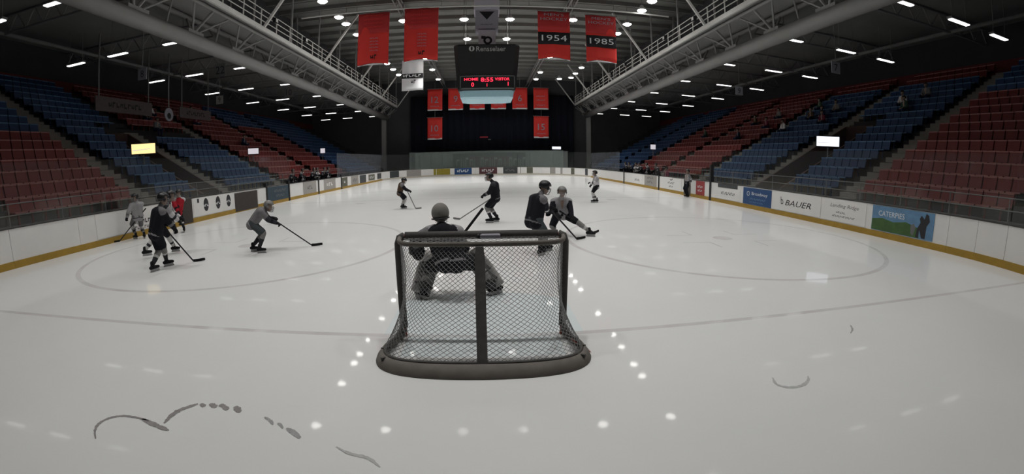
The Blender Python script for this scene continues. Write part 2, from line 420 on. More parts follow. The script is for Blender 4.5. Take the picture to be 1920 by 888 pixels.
# ------------------------------------------------------------------ dasher boards and glass
BH = 1.07
def panel_mesh(L, m, z0, z1, t, proud=0.0): return MB().b(-L/2, L/2, -proud, t, z0, z1).mesh('panel', m)
_pc = {}
def cached(key, fn):
    if key not in _pc: _pc[key] = fn()
    return _pc[key]
def run(root, pts, glass):
    """pts: corner points in order with the ice on the LEFT of the direction of travel; one board panel per segment"""
    for (a, c, gm, gh) in [(pts[i], pts[i+1], *glass(pts[i], pts[i+1])) for i in range(len(pts)-1)]:
        a, c = Vector((*a, 0)), Vector((*c, 0)); d = c-a; Ls = round(d.length, 3); rz = math.atan2(d.y, d.x)+PI; mid = (a+c)/2
        # local +y is outwards after the half turn
        put(cached(('p', Ls), lambda: panel_mesh(Ls-.012, 'white_board', 0, BH, .10)), 'panel', mid, root, rz)
        km = 'kick_pale' if root is BF else 'kick_yellow'
        put(cached(('k', Ls, km), lambda: panel_mesh(Ls-.004, km, 0, .20, .0, .014)), 'kick_plate', mid, root, rz)
        put(cached(('c', Ls), lambda: panel_mesh(Ls, 'cap_dark', BH, BH+.03, .15, .015)), 'cap_rail', mid, root, rz)
        if gm:
            put(cached(('g', Ls, gm, gh), lambda: MB().b(-Ls/2+.01, Ls/2-.01, .055, .07, BH+.03, BH+.03+gh).mesh('pane', gm)), 'glass_pane', mid, root, rz)
def seg(p, q, n): return [(p[0]+(q[0]-p[0])*i/n, p[1]+(q[1]-p[1])*i/n) for i in range(n+1)]
NS = 19
BR = thing('dasher_boards', 'right-hand rink boards with white panels, yellow kick strip and adverts', 'rink boards', (HW, 20, 0))
BL = thing('dasher_boards', 'left-hand rink boards with white panels, yellow kick strip and adverts', 'rink boards', (-HW, 20, 0))
BF = thing('dasher_boards', 'curved far-end rink boards under tall milky glass', 'rink boards', (0, FAR, 0))
for o in (BR, BL, BF): OFF[o.name] = Vector((0, 0, 0)); o.location = (0, 0, 0)
def gl_r(a, c):
    y = (a[1]+c[1])/2
    if 26.6 < y < 37.5: return (None, 0)
    return ('glass_clear', 1.75) if y < 37.5 else ('glass_soft', 1.95)
def gl_l(a, c):
    y = (a[1]+c[1])/2
    if 22.5 < y < 33: return (None, 0)
    return ('glass_clear', 1.75) if y < 33 else ('glass_soft', 2.1)
def gl_f(a, c): return ('glass_milky', 2.36) if (a[1]+c[1])/2 > 55.3 else ('glass_clear', 2.1)
run(BR, arc(CXC, Y0, 1.5*PI+.9, 2*PI, 6)+seg((HW, Y0), (HW, Y1), NS)[1:], gl_r)
run(BL, seg((-HW, Y1), (-HW, Y0), NS)+arc(-CXC, Y0, PI, 1.5*PI-.9, 6)[1:], gl_l)
run(BF, arc(CXC, Y1, 0, PI/2, 8)+seg((CXC, FAR), (-CXC, FAR), 6)[1:]+arc(-CXC, Y1, PI/2, PI, 8)[1:], gl_f)

ZU = (0, 0, 1)
def glyphs(o, c, X, h, wd, n, m):
    """print too blurred to read: a row of small strokes"""
    N = X.cross(Vector(ZU)); mb = MB(); step = wd/n
    for i in range(n):
        x0 = -wd/2+i*step; hh = h*(.7+.3*((i*5) % 3)/2)
        for (a, b_, z0, z1) in ((0, .25, -hh/2, hh/2), (.25, .75, (hh/2-.3*h) if i % 2 else -hh/2, hh/2 if i % 2 else -hh/2+.3*h)) + (((.55, .75, -hh/2, hh/2),) if i % 3 == 0 else ()):
            mb.add([c+X*(x0+t*step)+Vector((0, 0, z))+N*.003 for t, z in ((a, z0), (b_, z0), (b_, z1), (a, z1))], [(0, 1, 2, 3)])
    mb.obj('lettering', m, o)['kind'] = 'stuff'
def ad(root, side, a, c, z0, z1, m, lines=(), name='advert'):
    """flat printed sheet on the boards; a..c along the boards; lines: (text, u, v, height, width, material, shear)"""
    t = .006
    if side == 'R': mb = MB().b(HW-.016-t, HW-.001, a, c, z0, z1); X = (0, -1, 0); O = Vector((HW-.016-t, (a+c)/2, (z0+z1)/2))
    elif side == 'L': mb = MB().b(-HW+.001, -HW+.016+t, a, c, z0, z1); X = (0, 1, 0); O = Vector((-HW+.016+t, (a+c)/2, (z0+z1)/2))
    else: mb = MB().b(a, c, FAR-.016-t, FAR-.001, z0, z1); X = (1, 0, 0); O = Vector(((a+c)/2, FAR-.016-t, (z0+z1)/2))
    o = mb.obj(name, m, root)
    for (tx, u, v, h, wd, tm, sh) in lines:
        C_ = O + Vector(X)*u + Vector(ZU)*v
        if tx[0] == '~': glyphs(o, C_, Vector(X), h, wd, int(tx[1:]), tm)
        else: text('lettering', tx, C_, X, ZU, h, tm, o, width=wd, shear=sh)
    return o, O, Vector(X)
mat('ad_blue', (.02, .07, .20), .4, noise=.2, nscale=2); mat('ad_sky', (.13, .26, .42), .5, noise=.35, nscale=2.5, stretch=(1, 1, 2)); mat('ad_green', (.06, .13, .04), .5, noise=.4, nscale=4)
mat('ad_yellow', (.30, .25, .03), .5, noise=.3); mat('ad_dark', (.05, .055, .06), .5, noise=.3); mat('ad_maroon', (.09, .03, .035), .5, noise=.2); mat('ad_red', (.33, .05, .05), .5, noise=.15)
mat('ad_teal', (.03, .06, .085), .5, noise=.2); mat('ad_olive', (.12, .12, .09), .5, noise=.3); mat('ad_greyed', (.34, .32, .30), .5, noise=.15); mat('door_brown', (.05, .042, .038), .6, noise=.2)
# right side, near to far
o, O, X = ad(BR, 'R', 3.55, 6.05, .23, 1.05, 'ad_sky', [('CATERPIES', -.42, .17, .17, 1.1, 'white_text', 0)])
def blob_poly(pts, m, name):   # flat print on the same sheet
    MB().add([O + X*u + Vector((0, 0, v)) + Vector((-.002, 0, 0)) for u, v in pts], [tuple(range(len(pts)))]).obj(name, m, o)
blob_poly([(-1.24, -.40), (.75, -.40), (.7, -.1), (.2, .02), (-.3, -.06), (-.8, .02), (-1.24, -.04)], 'ad_green', 'printed_hills')
O = O + Vector((-.002, 0, 0))
blob_poly([(.62, -.38), (.74, -.38), (.74, -.15), (.85, -.38), (.98, -.38), (1.0, .0), (1.1, .15), (1.05, .33), (.95, .38), (.9, .2), (.78, .3), (.72, .2), (.76, .08), (.66, -.1)], 'dark_text', 'printed_figure')
blob_poly([(.42, -.3), (.52, -.36), (.6, -.1), (.52, .02), (.4, -.05)], 'grey_text', 'printed_figure')
ad(BR, 'R', 6.35, 8.55, .24, 1.05, 'white_board', [('Landing Ridge', 0, .16, .17, 1.5, 'grey_text', .25), ('~5', -.15, -.07, .07, .5, 'grey_text', 0), ('~14', 0, -.21, .07, 1.2, 'grey_text', 0)])
ad(BR, 'R', 8.75, 11.9, .24, 1.05, 'white_board', [('BAUER', .12, -.04, .24, 1.75, 'black', .3), ('b', -1.0, .02, .33, .22, 'black', -.2)])
ad(BR, 'R', 12.15, 14.6, .22, 1.03, 'ad_blue', [('Broadway', .25, .12, .20, 1.35, 'white_text', 0), ('O', -.75, .12, .24, .26, 'white_text', 0), ('~12', .1, -.12, .09, 1.4, 'ad_sky', 0), ('~11', 0, -.28, .06, 1.2, 'ad_sky', 0)])
ad(BR, 'R', 14.9, 17.6, .24, .84, 'white_board', [('~10', .1, .02, .17, 1.5, 'grey_text', 0)])
ad(BR, 'R', 15.2, 17.3, .86, 1.06, 'ad_dark')
ad(BR, 'R', 18.95, 20.1, .2, 1.05, 'ad_red', [('~4', 0, .08, .16, .7, 'white_text', 0), ('~4', 0, -.15, .14, .6, 'white_text', 0)])
ad(BR, 'R', 22.3, 26.0, .22, 1.05, 'white_board', [('~2', .2, .28, .14, .6, 'dark_text', 0), ('~6', .1, .05, .16, 1.2, 'grey_text', .2), ('~4', .1, -.2, .13, .7, 'grey_text', 0)])
ad(BR, 'R', 26.9, 29.6, .22, 1.05, 'ad_greyed', [('~4', 0, .2, .18, 1.4, 'grey_text', 0), ('~3', 0, -.12, .2, 1.2, 'grey_text', 0)])
ad(BR, 'R', 30.2, 33.9, .22, 1.05, 'white_board', [('~5', .6, -.1, .2, 1.3, 'grey_text', 0)])
for y in (18.2, 26.4, 35.3): MB().b(HW-.05, HW+.14, y-.09, y+.09, 0, BH+1.0 if y < 20 else BH+.1).obj('door_post', 'black', BR)
MB().b(HW-.03, HW+.02, 20.9, 21.9, .05, 1.05).obj('door_leaf', 'door_brown', BR)
# left side
ad(BL, 'L', 6.2, 10.3, .24, 1.05, 'white_board', [('~6', .2, -.10, .17, .95, 'dark_text', .2), ('~7', .1, -.32, .13, .9, 'grey_text', .2)])
MB().b(-HW-.02, -HW+.03, 10.75, 11.65, .05, 1.06).obj('door_leaf', 'door_brown', BL)
o, O, X = ad(BL, 'L', 11.75, 15.2, .24, 1.06, 'white_board', [('1', -1.35, .28, .18, .14, 'dark_text', 0)])
for k, u in enumerate((-.75, .25, 1.2)):
    m_ = MB().add([O+X*(u+.20*math.cos(t))+Vector((.004, 0, .05+.30*math.sin(t))) for t in [2*PI*i/24 for i in range(24)]], [tuple(range(24))]); m_.obj('printed_disc', 'dark_text', o)
    glyphs(o, O+X*u+Vector((.005, 0, .02)), X, .12, .40, 3, 'white_text')
MB().b(-HW-.02, -HW+.03, 15.3, 17.7, .05, 1.0).obj('door_leaf', 'door_brown', BL)
ad(BL, 'L', 15.6, 17.4, .6, .9, 'ad_greyed')
ad(BL, 'L', 17.8, 18.8, .2, 1.05, 'white_board')
ad(BL, 'L', 18.9, 21.9, .2, 1.05, 'ad_teal', [('~8', .3, .15, .18, 1.7, 'grey_text', 0), ('~6', .3, -.15, .15, 1.2, 'grey_text', 0)])
ad(BL, 'L', 24.4, 26.9, .2, 1.05, 'ad_greyed', [('~3', 0, 0, .3, 1.0, 'grey_text', 0)])
ad(BL, 'L', 28.6, 31.4, .2, 1.05, 'ad_greyed', [('~3', 0, 0, .3, 1.6, 'white_board', 0)])
ad(BL, 'L', 33.2, 34.8, .2, 1.0, 'ad_olive', [('~1', 0, 0, .3, .5, 'white_text', 0)])
ad(BL, 'L', 36.0, 38.5, .2, 1.05, 'ad_greyed', [('~4', 0, 0, .35, 1.4, 'grey_text', 0)])
ad(BL, 'L', 39.0, 41.4, .2, 1.0, 'ad_dark'); ad(BL, 'L', 42.5, 45.2, .3, .95, 'ad_olive', [('~4', 0, 0, .3, 1.8, 'white_text', 0)]); ad(BL, 'L', 46.5, 48.5, .3, .95, 'ad_dark')
for y in (18.85, 22.0, 27.4, 33.0): MB().b(-HW-.12, -HW+.05, y-.09, y+.09, 0, BH+.25).obj('door_post', 'black', BL)
# far end: pale panels with a line of small adverts
for a, c, m_, tx, tm in ((-4.42, -2.0, 'ad_blue', '~6', 'white_text'), (-.95, 1.55, 'ad_maroon', '~6', 'white_text'), (2.4, 4.4, 'ad_dark', '~5', 'grey_text')):
    ad(BF, 'F', a, c, .16, 1.05, m_, [(tx, 0, .05, .4, (c-a)*.7, tm, 0)])
def far_ad(ang0, ang1, sgn, m_):   # adverts on the curved corners
    pts = [(sgn*CXC+sgn*(RAD-.03)*math.cos(t), Y1+(RAD-.03)*math.sin(t)) for t in [ang0+(ang1-ang0)*i/6 for i in range(7)]]
    V = [(x, y, z) for x, y in pts for z in (.2, 1.04)]
    F = [(2*i, 2*i+1, 2*i+3, 2*i+2) for i in range(6)]
    o = MB().add(V, F).obj('advert', m_, BF); s_ = o.modifiers.new('t', 'SOLIDIFY'); s_.thickness = .01
far_ad(1.22, 1.50, -1, 'ad_yellow'); far_ad(.72, 1.0, -1, 'ad_greyed'); far_ad(.3, .55, -1, 'ad_dark')
far_ad(1.30, 1.53, 1, 'ad_olive'); far_ad(.80, 1.08, 1, 'ad_greyed'); far_ad(.45, .62, 1, 'ad_olive'); far_ad(.1, .3, 1, 'ad_dark')
# sign behind the far glass
lw = thing('barrier_wall', 'low pale grey wall standing behind the far glass', 'wall', (.7, 58.9, 0))
MB().b(-10.3, 11.8, 58.85, 59.0, -.004, 3.4).obj('panel', 'wall_pale', lw); MB().b(-10.35, 11.85, 58.8, 59.05, 3.4, 3.46).obj('cap', 'steel_dark', lw)
hs = thing('wall_sign', 'long dark sign with pale lettering behind the far glass', 'sign', (.45, 58.4, 1.0))
MB().b(-4.7, 5.6, 58.5, 58.85, 1.2, 3.15).obj('board', 'ad_dark', hs)
MB().b(-2.4, 3.5, 58.48, 58.499, 1.3, 2.6).obj('red_field', 'ad_maroon', hs)
for i in range(15):
    x = -4.2+i*.64+(.25 if i > 4 else 0)+(.2 if i > 9 else 0); h = .55+.2*((i*7) % 3)
    mbs = MB().b(x, x+.1, 58.46, 58.479, 1.95-h, 1.95+h*.6)
    if i % 3 != 1: mbs.b(x+.1, x+.42, 58.46, 58.479, 1.85+h*.4, 1.95+h*.6)
    if i % 2: mbs.b(x+.34, x+.42, 58.46, 58.479, 1.95-h, 1.9+h*.4)
    mbs.obj('letter', 'ad_greyed', hs)
# ------------------------------------------------------------------ grandstands
ROW_D, ROW_H, NR, X0S, Z0S = .85, .467, 16, 14.5, 1.0
def seat_mesh(n, m):
    def make():
        mb = MB()
        for i in range(n):
            y = (i+.5)*.52-n*.26
            mb.add([(.30, y-.235, .36), (.30, y+.235, .36), (.40, y+.235, .82), (.40, y-.235, .82), (.345, y-.235, .36), (.345, y+.235, .36), (.445, y+.235, .81), (.445, y-.235, .81)],
                   [(0, 3, 2, 1), (4, 5, 6, 7), (0, 1, 5, 4), (2, 3, 7, 6), (1, 2, 6, 5), (0, 4, 7, 3)])
            mb.b(-.08, .31, y-.23, y+.23, .36, .41)
            mb.b(.1, .16, y-.03, y+.03, 0, .36)
            mb.box((.395, y, .815), (.03, .475, .05)); mb.box((-.085, y, .385), (.03, .465, .05))  # added strips that carry the painted edge highlight
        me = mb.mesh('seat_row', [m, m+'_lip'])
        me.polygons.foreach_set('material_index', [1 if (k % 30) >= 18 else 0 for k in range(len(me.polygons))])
        return me
    return cached(('seat', n, m), make)
mat('ad_faded', (.10, .075, .075), .7, noise=.2)
def grandstand(s, sd, sections, aisles, voms, label):
    root = thing('grandstand', label, 'grandstand', (0, 0, 0))
    for i in range(NR):
        x, z = X0S+i*ROW_D, Z0S+i*ROW_H
        def solid(y0, y1): MB().b(s*x, s*(x+ROW_D), y0, y1, z-ROW_H-.25, z).obj('terrace_step', 'terrace', root)
        cuts = [(a, c) for a, c, r in voms if i < r]; y = -14
        for a, c in cuts + [(62, 62)]:
            solid(y, a); y = c
    for (y0, y1, r0, r1, colr) in sections:
        n = int((y1-y0)/.52)
        for i in range(r0, r1):
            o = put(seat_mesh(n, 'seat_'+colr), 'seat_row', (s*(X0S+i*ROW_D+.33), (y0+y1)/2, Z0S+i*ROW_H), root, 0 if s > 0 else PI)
    for (y0, y1, r1) in aisles:
        st = None
        for i in range(r1):
            x, z = X0S+i*ROW_D, Z0S+i*ROW_H
            if st is None:
                st = MB().b(s*(X0S-.42), s*X0S, y0, y1, 0, Z0S-.24).obj('aisle_stair', 'step_grey', root)
            MB().b(s*(x-.02), s*(x+ROW_D*.5), y0, y1, z-.2, z+.03).obj('step', 'step_grey', st)
            MB().b(s*(x+ROW_D*.5), s*(x+ROW_D), y0, y1, z-.1, z+.235).obj('step', 'step_grey', st)
    fy = -14
    for a, c, r in sorted(voms) + [(62, 62, 0)]:
        MB().b(s*14.28, s*14.5, fy, a, 0, Z0S+.02).obj('front_wall', 'concrete', root); fy = c
    for a, c, r in voms:
        zt = Z0S+r*ROW_H; xb = X0S+r*ROW_D
        MB().b(s*xb, s*(xb+.15), a, c, 0, zt+.1).obj('tunnel_wall', 'vom_brown', root)
        for yy in (a, c): MB().add([(s*X0S, yy+q, 0) for q in (-.06, .06)]+[(s*xb, yy+q, 0) for q in (-.06, .06)]+[(s*X0S, yy+q, Z0S+.1) for q in (-.06, .06)]+[(s*xb, yy+q, zt+.1) for q in (-.06, .06)],
            [(0, 2, 3, 1), (4, 5, 7, 6), (0, 4, 6, 2), (1, 3, 7, 5), (0, 1, 5, 4), (2, 6, 7, 3)]).obj('tunnel_wall', 'vom_brown', root)
        MB().b(s*13.4, s*xb, a, c, -.02, .04).obj('tunnel_floor', 'vom_brown', root)
    # front guard rail
    rl = MB()
    for z in (1.35, 1.7): rl.tube([(s*14.36, -12, z), (s*14.36, 58, z)], .02, 6)
    for k in range(36): rl.tube([(s*14.36, -12+k*2, 1.0), (s*14.36, -12+k*2, 1.7)], .018, 6)
    rl.obj('guard_rail', 'steel_dark', root)
    return root
R_sec = [(-6, 1.2, 0, 16, 'red'), (2.2, 8.6, 0, 11, 'red'), (2.2, 8.6, 11, 16, 'blue'), (9.8, 13.4, 0, 9, 'blue'), (9.8, 15.7, 9, 14, 'blue'), (9.8, 15.7, 14, 16, 'red'),
         (16.9, 22.4, 0, 9, 'blue'), (16.9, 22.4, 9, 14, 'blue'), (16.9, 22.4, 14, 16, 'red'), (23.6, 30, 0, 16, 'red'), (31.2, 38, 0, 16, 'red'), (39.2, 46, 0, 16, 'blue'), (47.2, 54, 0, 16, 'blue')]
L_sec = [(-6, 3, 0, 16, 'red'), (4.2, 10.4, 0, 7, 'red'), (4.2, 10.4, 7, 16, 'blue'), (11.6, 14.6, 0, 9, 'blue'), (11.6, 16.4, 9, 16, 'blue'),
         (17.8, 23.6, 0, 7, 'blue'), (17.8, 23.6, 9, 16, 'red'), (24.8, 32, 0, 16, 'red'), (33.2, 40, 0, 11, 'red'), (33.2, 40, 11, 16, 'blue'), (41.2, 54, 0, 16, 'blue')]
GR = grandstand(1, 'right', R_sec, [(8.7, 9.7, 16), (15.8, 16.8, 16), (22.5, 23.5, 16), (30.1, 31.1, 16), (38.1, 39.1, 16)], [(13.5, 15.7, 8)], 'right-hand grandstand with stepped rows of red and blue seats')
GL = grandstand(-1, 'left', L_sec, [(10.5, 11.5, 16), (16.5, 17.7, 9), (23.7, 24.7, 16), (32.1, 33.1, 16)], [(14.7, 16.4, 8)], 'left-hand grandstand with stepped rows of red and blue seats')
# signs on the left back wall
for (y0, y1, z0, z1, nm, lb) in ((15.4, 20.4, 6.35, 7.25, 'ad_faded', 'wide faded pink sign board high above the blue seats at left'), (23.5, 27.6, 6.5, 7.3, 'ad_faded', 'faded brown sign board above the red upper seats at left')):
    sg = thing('sign_board', lb, 'sign', (-23.0, (y0+y1)/2, z0), group='sign boards over the left stands')
    MB().b(-23.05, -22.95, y0, y1, z0, z1).obj('panel', nm, sg)
    for yy in (y0+.3, y1-.3): MB().b(-23.05, -22.98, yy-.03, yy+.03, z1, 11.0).obj('hanger', 'steel_dark', sg)
    glyphs(sg, Vector((-22.94, (y0+y1)/2, (z0+z1)/2)), Vector((0, 1, 0)), .35, (y1-y0)*.6, 9, 'terrace')
ds = thing('round_sign', 'round white sign disc between the two faded sign boards at left', 'sign', (-22.95, 22.2, 6.6))
MB().lathe((0, 0, 0), [(0, -.03), (.48, -.03), (.48, .03), (0, .03)], 24).obj('disc', 'sign_grey', ds, local=True).rotation_euler = (0, PI/2, 0)
MB().lathe((0, 0, 0), [(0, 0), (.22, 0)], 20).obj('dark_center', 'black', ds, local=True).matrix_local = Matrix.Translation((.035, 0, -.1)) @ Matrix.Rotation(PI/2, 4, 'Y')
MB().b(-22.98, -22.92, 22.16, 22.24, 7.1, 11.0).obj('hanger', 'steel_dark', ds)
# video screens
def screen(x, y, z, wd, ht, face, m, label):
    t = thing('video_screen', label, 'screen', (x, y, z), rz=face)
    MB().b(-wd/2-.05, wd/2+.05, 0, .1, -ht/2-.05, ht/2+.05).obj('housing', 'black', t, local=True)
    o = MB().b(-wd/2, wd/2, -.012, .0, -ht/2, ht/2).obj('display', m, t, local=True)
    MB().add([(-wd*.45, -.014, -ht*.2), (wd*.3, -.014, -ht*.05), (wd*.3, -.014, 0), (-wd*.45, -.014, -.12*ht)], [(0, 1, 2, 3)]).obj('picture_line', 'screen_dim', o, local=True)
    MB().b(-.04, .04, .1, .16, -ht/2-.75, ht/2).obj('mount', 'steel_dark', t, local=True)
screen(17.6, 13.41, 3.64, 1.2, .5, -.76, 'screen_white', 'bright white video screen over the right-hand blue seats')
screen(-17.5, 13.66, 3.63, 1.22, .5, .75, 'screen_warm', 'glowing yellow video screen in front of the left seats')
screen(-17.5, 25.36, 3.57, .80, .42, .53, 'screen_dim', 'dim pinkish video screen among the left red seats')
screen(-17.5, 40.27, 3.81, .5, .5, .37, 'screen_dim', 'small far video screen at the end of the left stands')
screen(17.5, 39.26, 3.75, .55, .5, -.37, 'screen_dim', 'small far video screen above the right team bench')
# small hanging section signs
def hang(x, y, z, tx, lb, m='sign_grey', sz=.62):
    t = thing('section_sign', lb, 'sign', (x, y, z), rz=0, group='hanging section signs')
    MB().b(x-sz/2, x+sz/2, y-.02, y+.02, z-sz/2, z+sz/2).obj('plate', m, t)
    text('number', tx, (x, y-.02, z), (1, 0, 0), ZU, sz*.6, 'dark_text', t)
    MB().b(x-.015, x+.015, y-.015, y+.015, z+sz/2, 10.9).obj('hanger', 'steel_dark', t)
hang(-18, 14.2, 7.6, '8', 'small square sign hanging over the near left seats'); hang(18, 13.2, 7.55, '7', 'small square sign reading 7 over the right stands')
hang(18, 23.0, 7.55, '9', 'small square sign hanging over the middle right stands'); hang(-20, 24.6, 7.6, '9', 'small dim sign hanging over the middle left stands', 'ad_greyed')
hang(-18, 21.7, 9.1, '22', 'dark number sign near the left wing ceiling, the nearer of two', 'steel_dark', .9); hang(-18, 32.9, 9.1, '10', 'dark number sign near the left wing ceiling, the farther of two', 'steel_dark', .9)

# ------------------------------------------------------------------ strip lights over the stands
hm = MB().box((0, 0, .06), (1.5, .26, .1)).mesh('housing', 'steel_dark'); gm_ = MB().box((0, 0, 0), (1.4, .2, .04)).mesh('tube', 'strip_glow')
rod = MB().b(-.01, .01, -.01, .01, .11, 2.0).mesh('hanger', 'steel_dark')
for s, sd in ((-1, 'left'), (1, 'right')):
    for r, (x, rn) in enumerate(((16.05, 'innermost'), (20.1, 'middle'), (23.55, 'outermost'))):
        for k in range(8):
            y = 57.2-k*7.13
            t = thing('strip_light', 'white strip light over the %s stands, %s row, %s from the far end' % (sd, rn, ordinal(k)), 'light', (s*x, y, 9.0), group='strip lights over the stands')
            put(hm, 'housing', (0, 0, 0), t); put(gm_, 'tube', (0, 0, -.012), t); put(rod, 'hanger', (-.54, 0, 0), t); put(rod, 'hanger', (.54, 0, 0), t)

# ------------------------------------------------------------------ catwalk trusses
for s, sd in ((-1, 'left'), (1, 'right')):
    cw = thing('catwalk', 'pale steel catwalk truss running the length of the %s side under the roof' % sd, 'catwalk', (0, 0, 0), group='catwalks')
    XT, ZT, XI, XO, ZD = s*15.0, 9.0, s*13.25, s*15.7, 10.62
    MB().tube([(XT, y, ZT) for y in (-12, 20, 40, 60.4)], .40, 16).obj('bottom_tube', 'steel', cw, smooth=True)
    MB().b(XI, XO, -12, 60.4, ZD-.06, ZD).obj('deck', 'steel', cw)
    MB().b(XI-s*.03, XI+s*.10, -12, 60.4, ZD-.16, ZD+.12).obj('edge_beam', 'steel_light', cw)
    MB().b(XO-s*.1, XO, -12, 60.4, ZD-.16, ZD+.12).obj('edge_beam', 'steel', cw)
    MB().tube([(s*15.5, -12, 10.35), (s*15.5, 60.4, 10.35)], .14, 10).obj('top_chord', 'steel', cw, smooth=True)
    MB().tube([(s*13.7, -12, 10.4), (s*13.7, 60.4, 10.4)], .10, 10).obj('top_chord', 'steel', cw, smooth=True)
    for z in (.45, .8, 1.15): MB().tube([(XI, -12, ZD+z), (XI, 60.3, ZD+z)], .028, 6).obj('rail', 'steel_light', cw)
    pm_ = cached('railpost', lambda: MB().b(-.03, .03, -.03, .03, 0, 1.17).mesh('rail_post', 'steel_light'))
    for k in range(34): put(pm_, 'rail_post', (XI, -8+k*2.06, ZD), cw)
    tp = cached('tallpost', lambda: MB().b(-.05, .05, -.05, .05, 0, 4.1).mesh('hanger_post', 'steel'))
    for k in range(12): put(tp, 'hanger_post', (XI+s*.05, 2.4+k*5.2, ZD), cw)
    for k in range(15):
        y = 2.0+k*4.2
        MB().tube([(XT, y, ZT+.3), (s*13.7, y, 10.4)], .07, 6).obj('web_member', 'steel', cw)
        MB().tube([(XT, y, ZT+.3), (s*15.5, y, 10.35)], .06, 6).obj('web_member', 'steel', cw)
        for dy in (-1.6, 1.6): MB().tube([(XT, y, ZT+.25), (s*13.75, y+dy, 10.4)], .055, 6).obj('web_member', 'steel', cw)
        MB().tube([(XT, y+2.1, ZT+.3), (XT-s*.3, y+2.1, 10.5)], .05, 6).obj('web_member', 'steel', cw)
        MB().box((XT, y, ZT+.22), (.5, 1.3, .5)).obj('gusset', 'steel', cw)
    for k in range(5):
        y = 19.2+k*10.4
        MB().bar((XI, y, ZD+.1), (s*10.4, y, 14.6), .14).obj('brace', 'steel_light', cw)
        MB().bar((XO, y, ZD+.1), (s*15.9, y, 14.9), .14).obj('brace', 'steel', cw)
    for k in range(9):   # small floodlight boxes clamped to the rail
        y = 15.5+k*4.9
        f = thing('floodlight', 'small dark floodlight on the %s catwalk rail, %s from the near end' % (sd, ordinal(k)), 'light', (XI-s*.12, y, ZD+.75), group='floodlights on the catwalk rails')
        MB().box((0, 0, .12), (.22, .34, .3)).obj('housing', 'black', f, local=True); MB().box((-s*.12, 0, .1), (.02, .26, .22)).obj('lens', 'lamp_metal', f, local=True); MB().b(-.02, .02, -.02, .02, -.1, .0).obj('clamp', 'steel', f, local=True)

# roof joists along the hall, cross pipe for the banners
for x, nm in ((-6.3, 'left'), (6.3, 'right')):
    j = thing('roof_joist', 'open lattice roof joist running lengthwise above the %s lamps' % nm, 'joist', (x, 0, 13.6), group='lattice roof joists')
    MB().tube([(x-.2, -10, 13.7), (x-.2, 62.9, 13.7)], .05, 6).tube([(x+.2, -10, 13.7), (x+.2, 62.9, 13.7)], .05, 6).obj('bottom_chord', 'steel', j)
    MB().tube([(x, -10, 14.5), (x, 62.9, 14.5)], .06, 6).obj('top_chord', 'steel', j)
    zz = []
    for k in range(60): zz += [(x-.2, 2+k, 13.7), (x, 2.5+k, 14.5)]
    zr = [(2*x-p[0], p[1], p[2]) for p in zz]
    MB().tube(zz, .025, 5).tube(zr, .025, 5).obj('lattice_web', 'steel', j)
bp_ = thing('banner_pipe', 'long pale pipe across the hall carrying the four big banners', 'pipe', (0, 24.6, 12.9))
MB().tube([(-13.2, 24.6, 12.95), (13.2, 24.6, 12.95)], .06, 8).obj('pipe', 'steel_light', bp_)
for x in (-9, -3, 3, 9): MB().b(x-.015, x+.015, 24.585, 24.615, 13, 14.9).obj('wire', 'steel_dark', bp_)

# ------------------------------------------------------------------ high-bay lamps
dome = MB().lathe((0, 0, 0), [(.05, .42), (.12, .40), (.16, .26), (.30, .14), (.36, .0), (.34, .0), (.28, .12), (.13, .24)], 20).mesh('reflector', 'lamp_metal', True)
bulb = MB().ell((0, 0, -.02), (.29, .29, .10), 16, 8).mesh('bulb', 'lamp_glow', True)
stem = MB().b(-.015, .015, -.015, .015, .4, 1.895).mesh('stem', 'steel_dark')
def lamp(x, y, lb, z=13.0):
    t = thing('dome_lamp', lb, 'lamp', (x, y, z), group='dome lamps under the roof')
    put(dome, 'reflector', (0, 0, 0), t); put(bulb, 'bulb', (0, 0, 0), t); put(stem, 'stem', (0, 0, 0), t)
    d = bpy.data.lights.new('lamp_light', 'SPOT'); d.energy = LAMP_W*(.72 if y > 38 else .72 if y > 26 else .66 if y > 14 else .62 if y > 8 else .74); d.spot_size = math.radians(100); d.spot_blend = .8; d.shadow_soft_size = .3; d.color = (1, .985, .955)
    o = bpy.data.objects.new('lamp_light', d); link(o, t); o.location = (0, 0, -.16)
rows = {'outer left': (-10.6, [48, 44.7, 41.6, 35.5, 30.1, 27.1, 25.4, 22]), 'left': (-6.2, [52.3, 46, 40, 33.5, 27.45]), 'inner left': (-1.6, [50, 44, 38.8, 33.3, 27.7]),
        'inner right': (1.85, [50, 44, 38.8, 33.35, 27.75]), 'right': (6.6, [52.9, 48.2, 40, 33.5, 27.4]), 'outer right': (10.95, [51.1, 48.2, 44.6, 36, 30.2, 27.5, 24.1, 22.1])}
for rn, (x, ys) in rows.items():
    for k, y in enumerate(ys + [16.5, 10.5, 1.5]): lamp(x, y, 'bright round dome lamp in the %s roof row, %s from the far end' % (rn, ordinal(k)))
lamp(9.6, 52.2, 'bright round dome lamp standing alone near the far right corner of the roof')

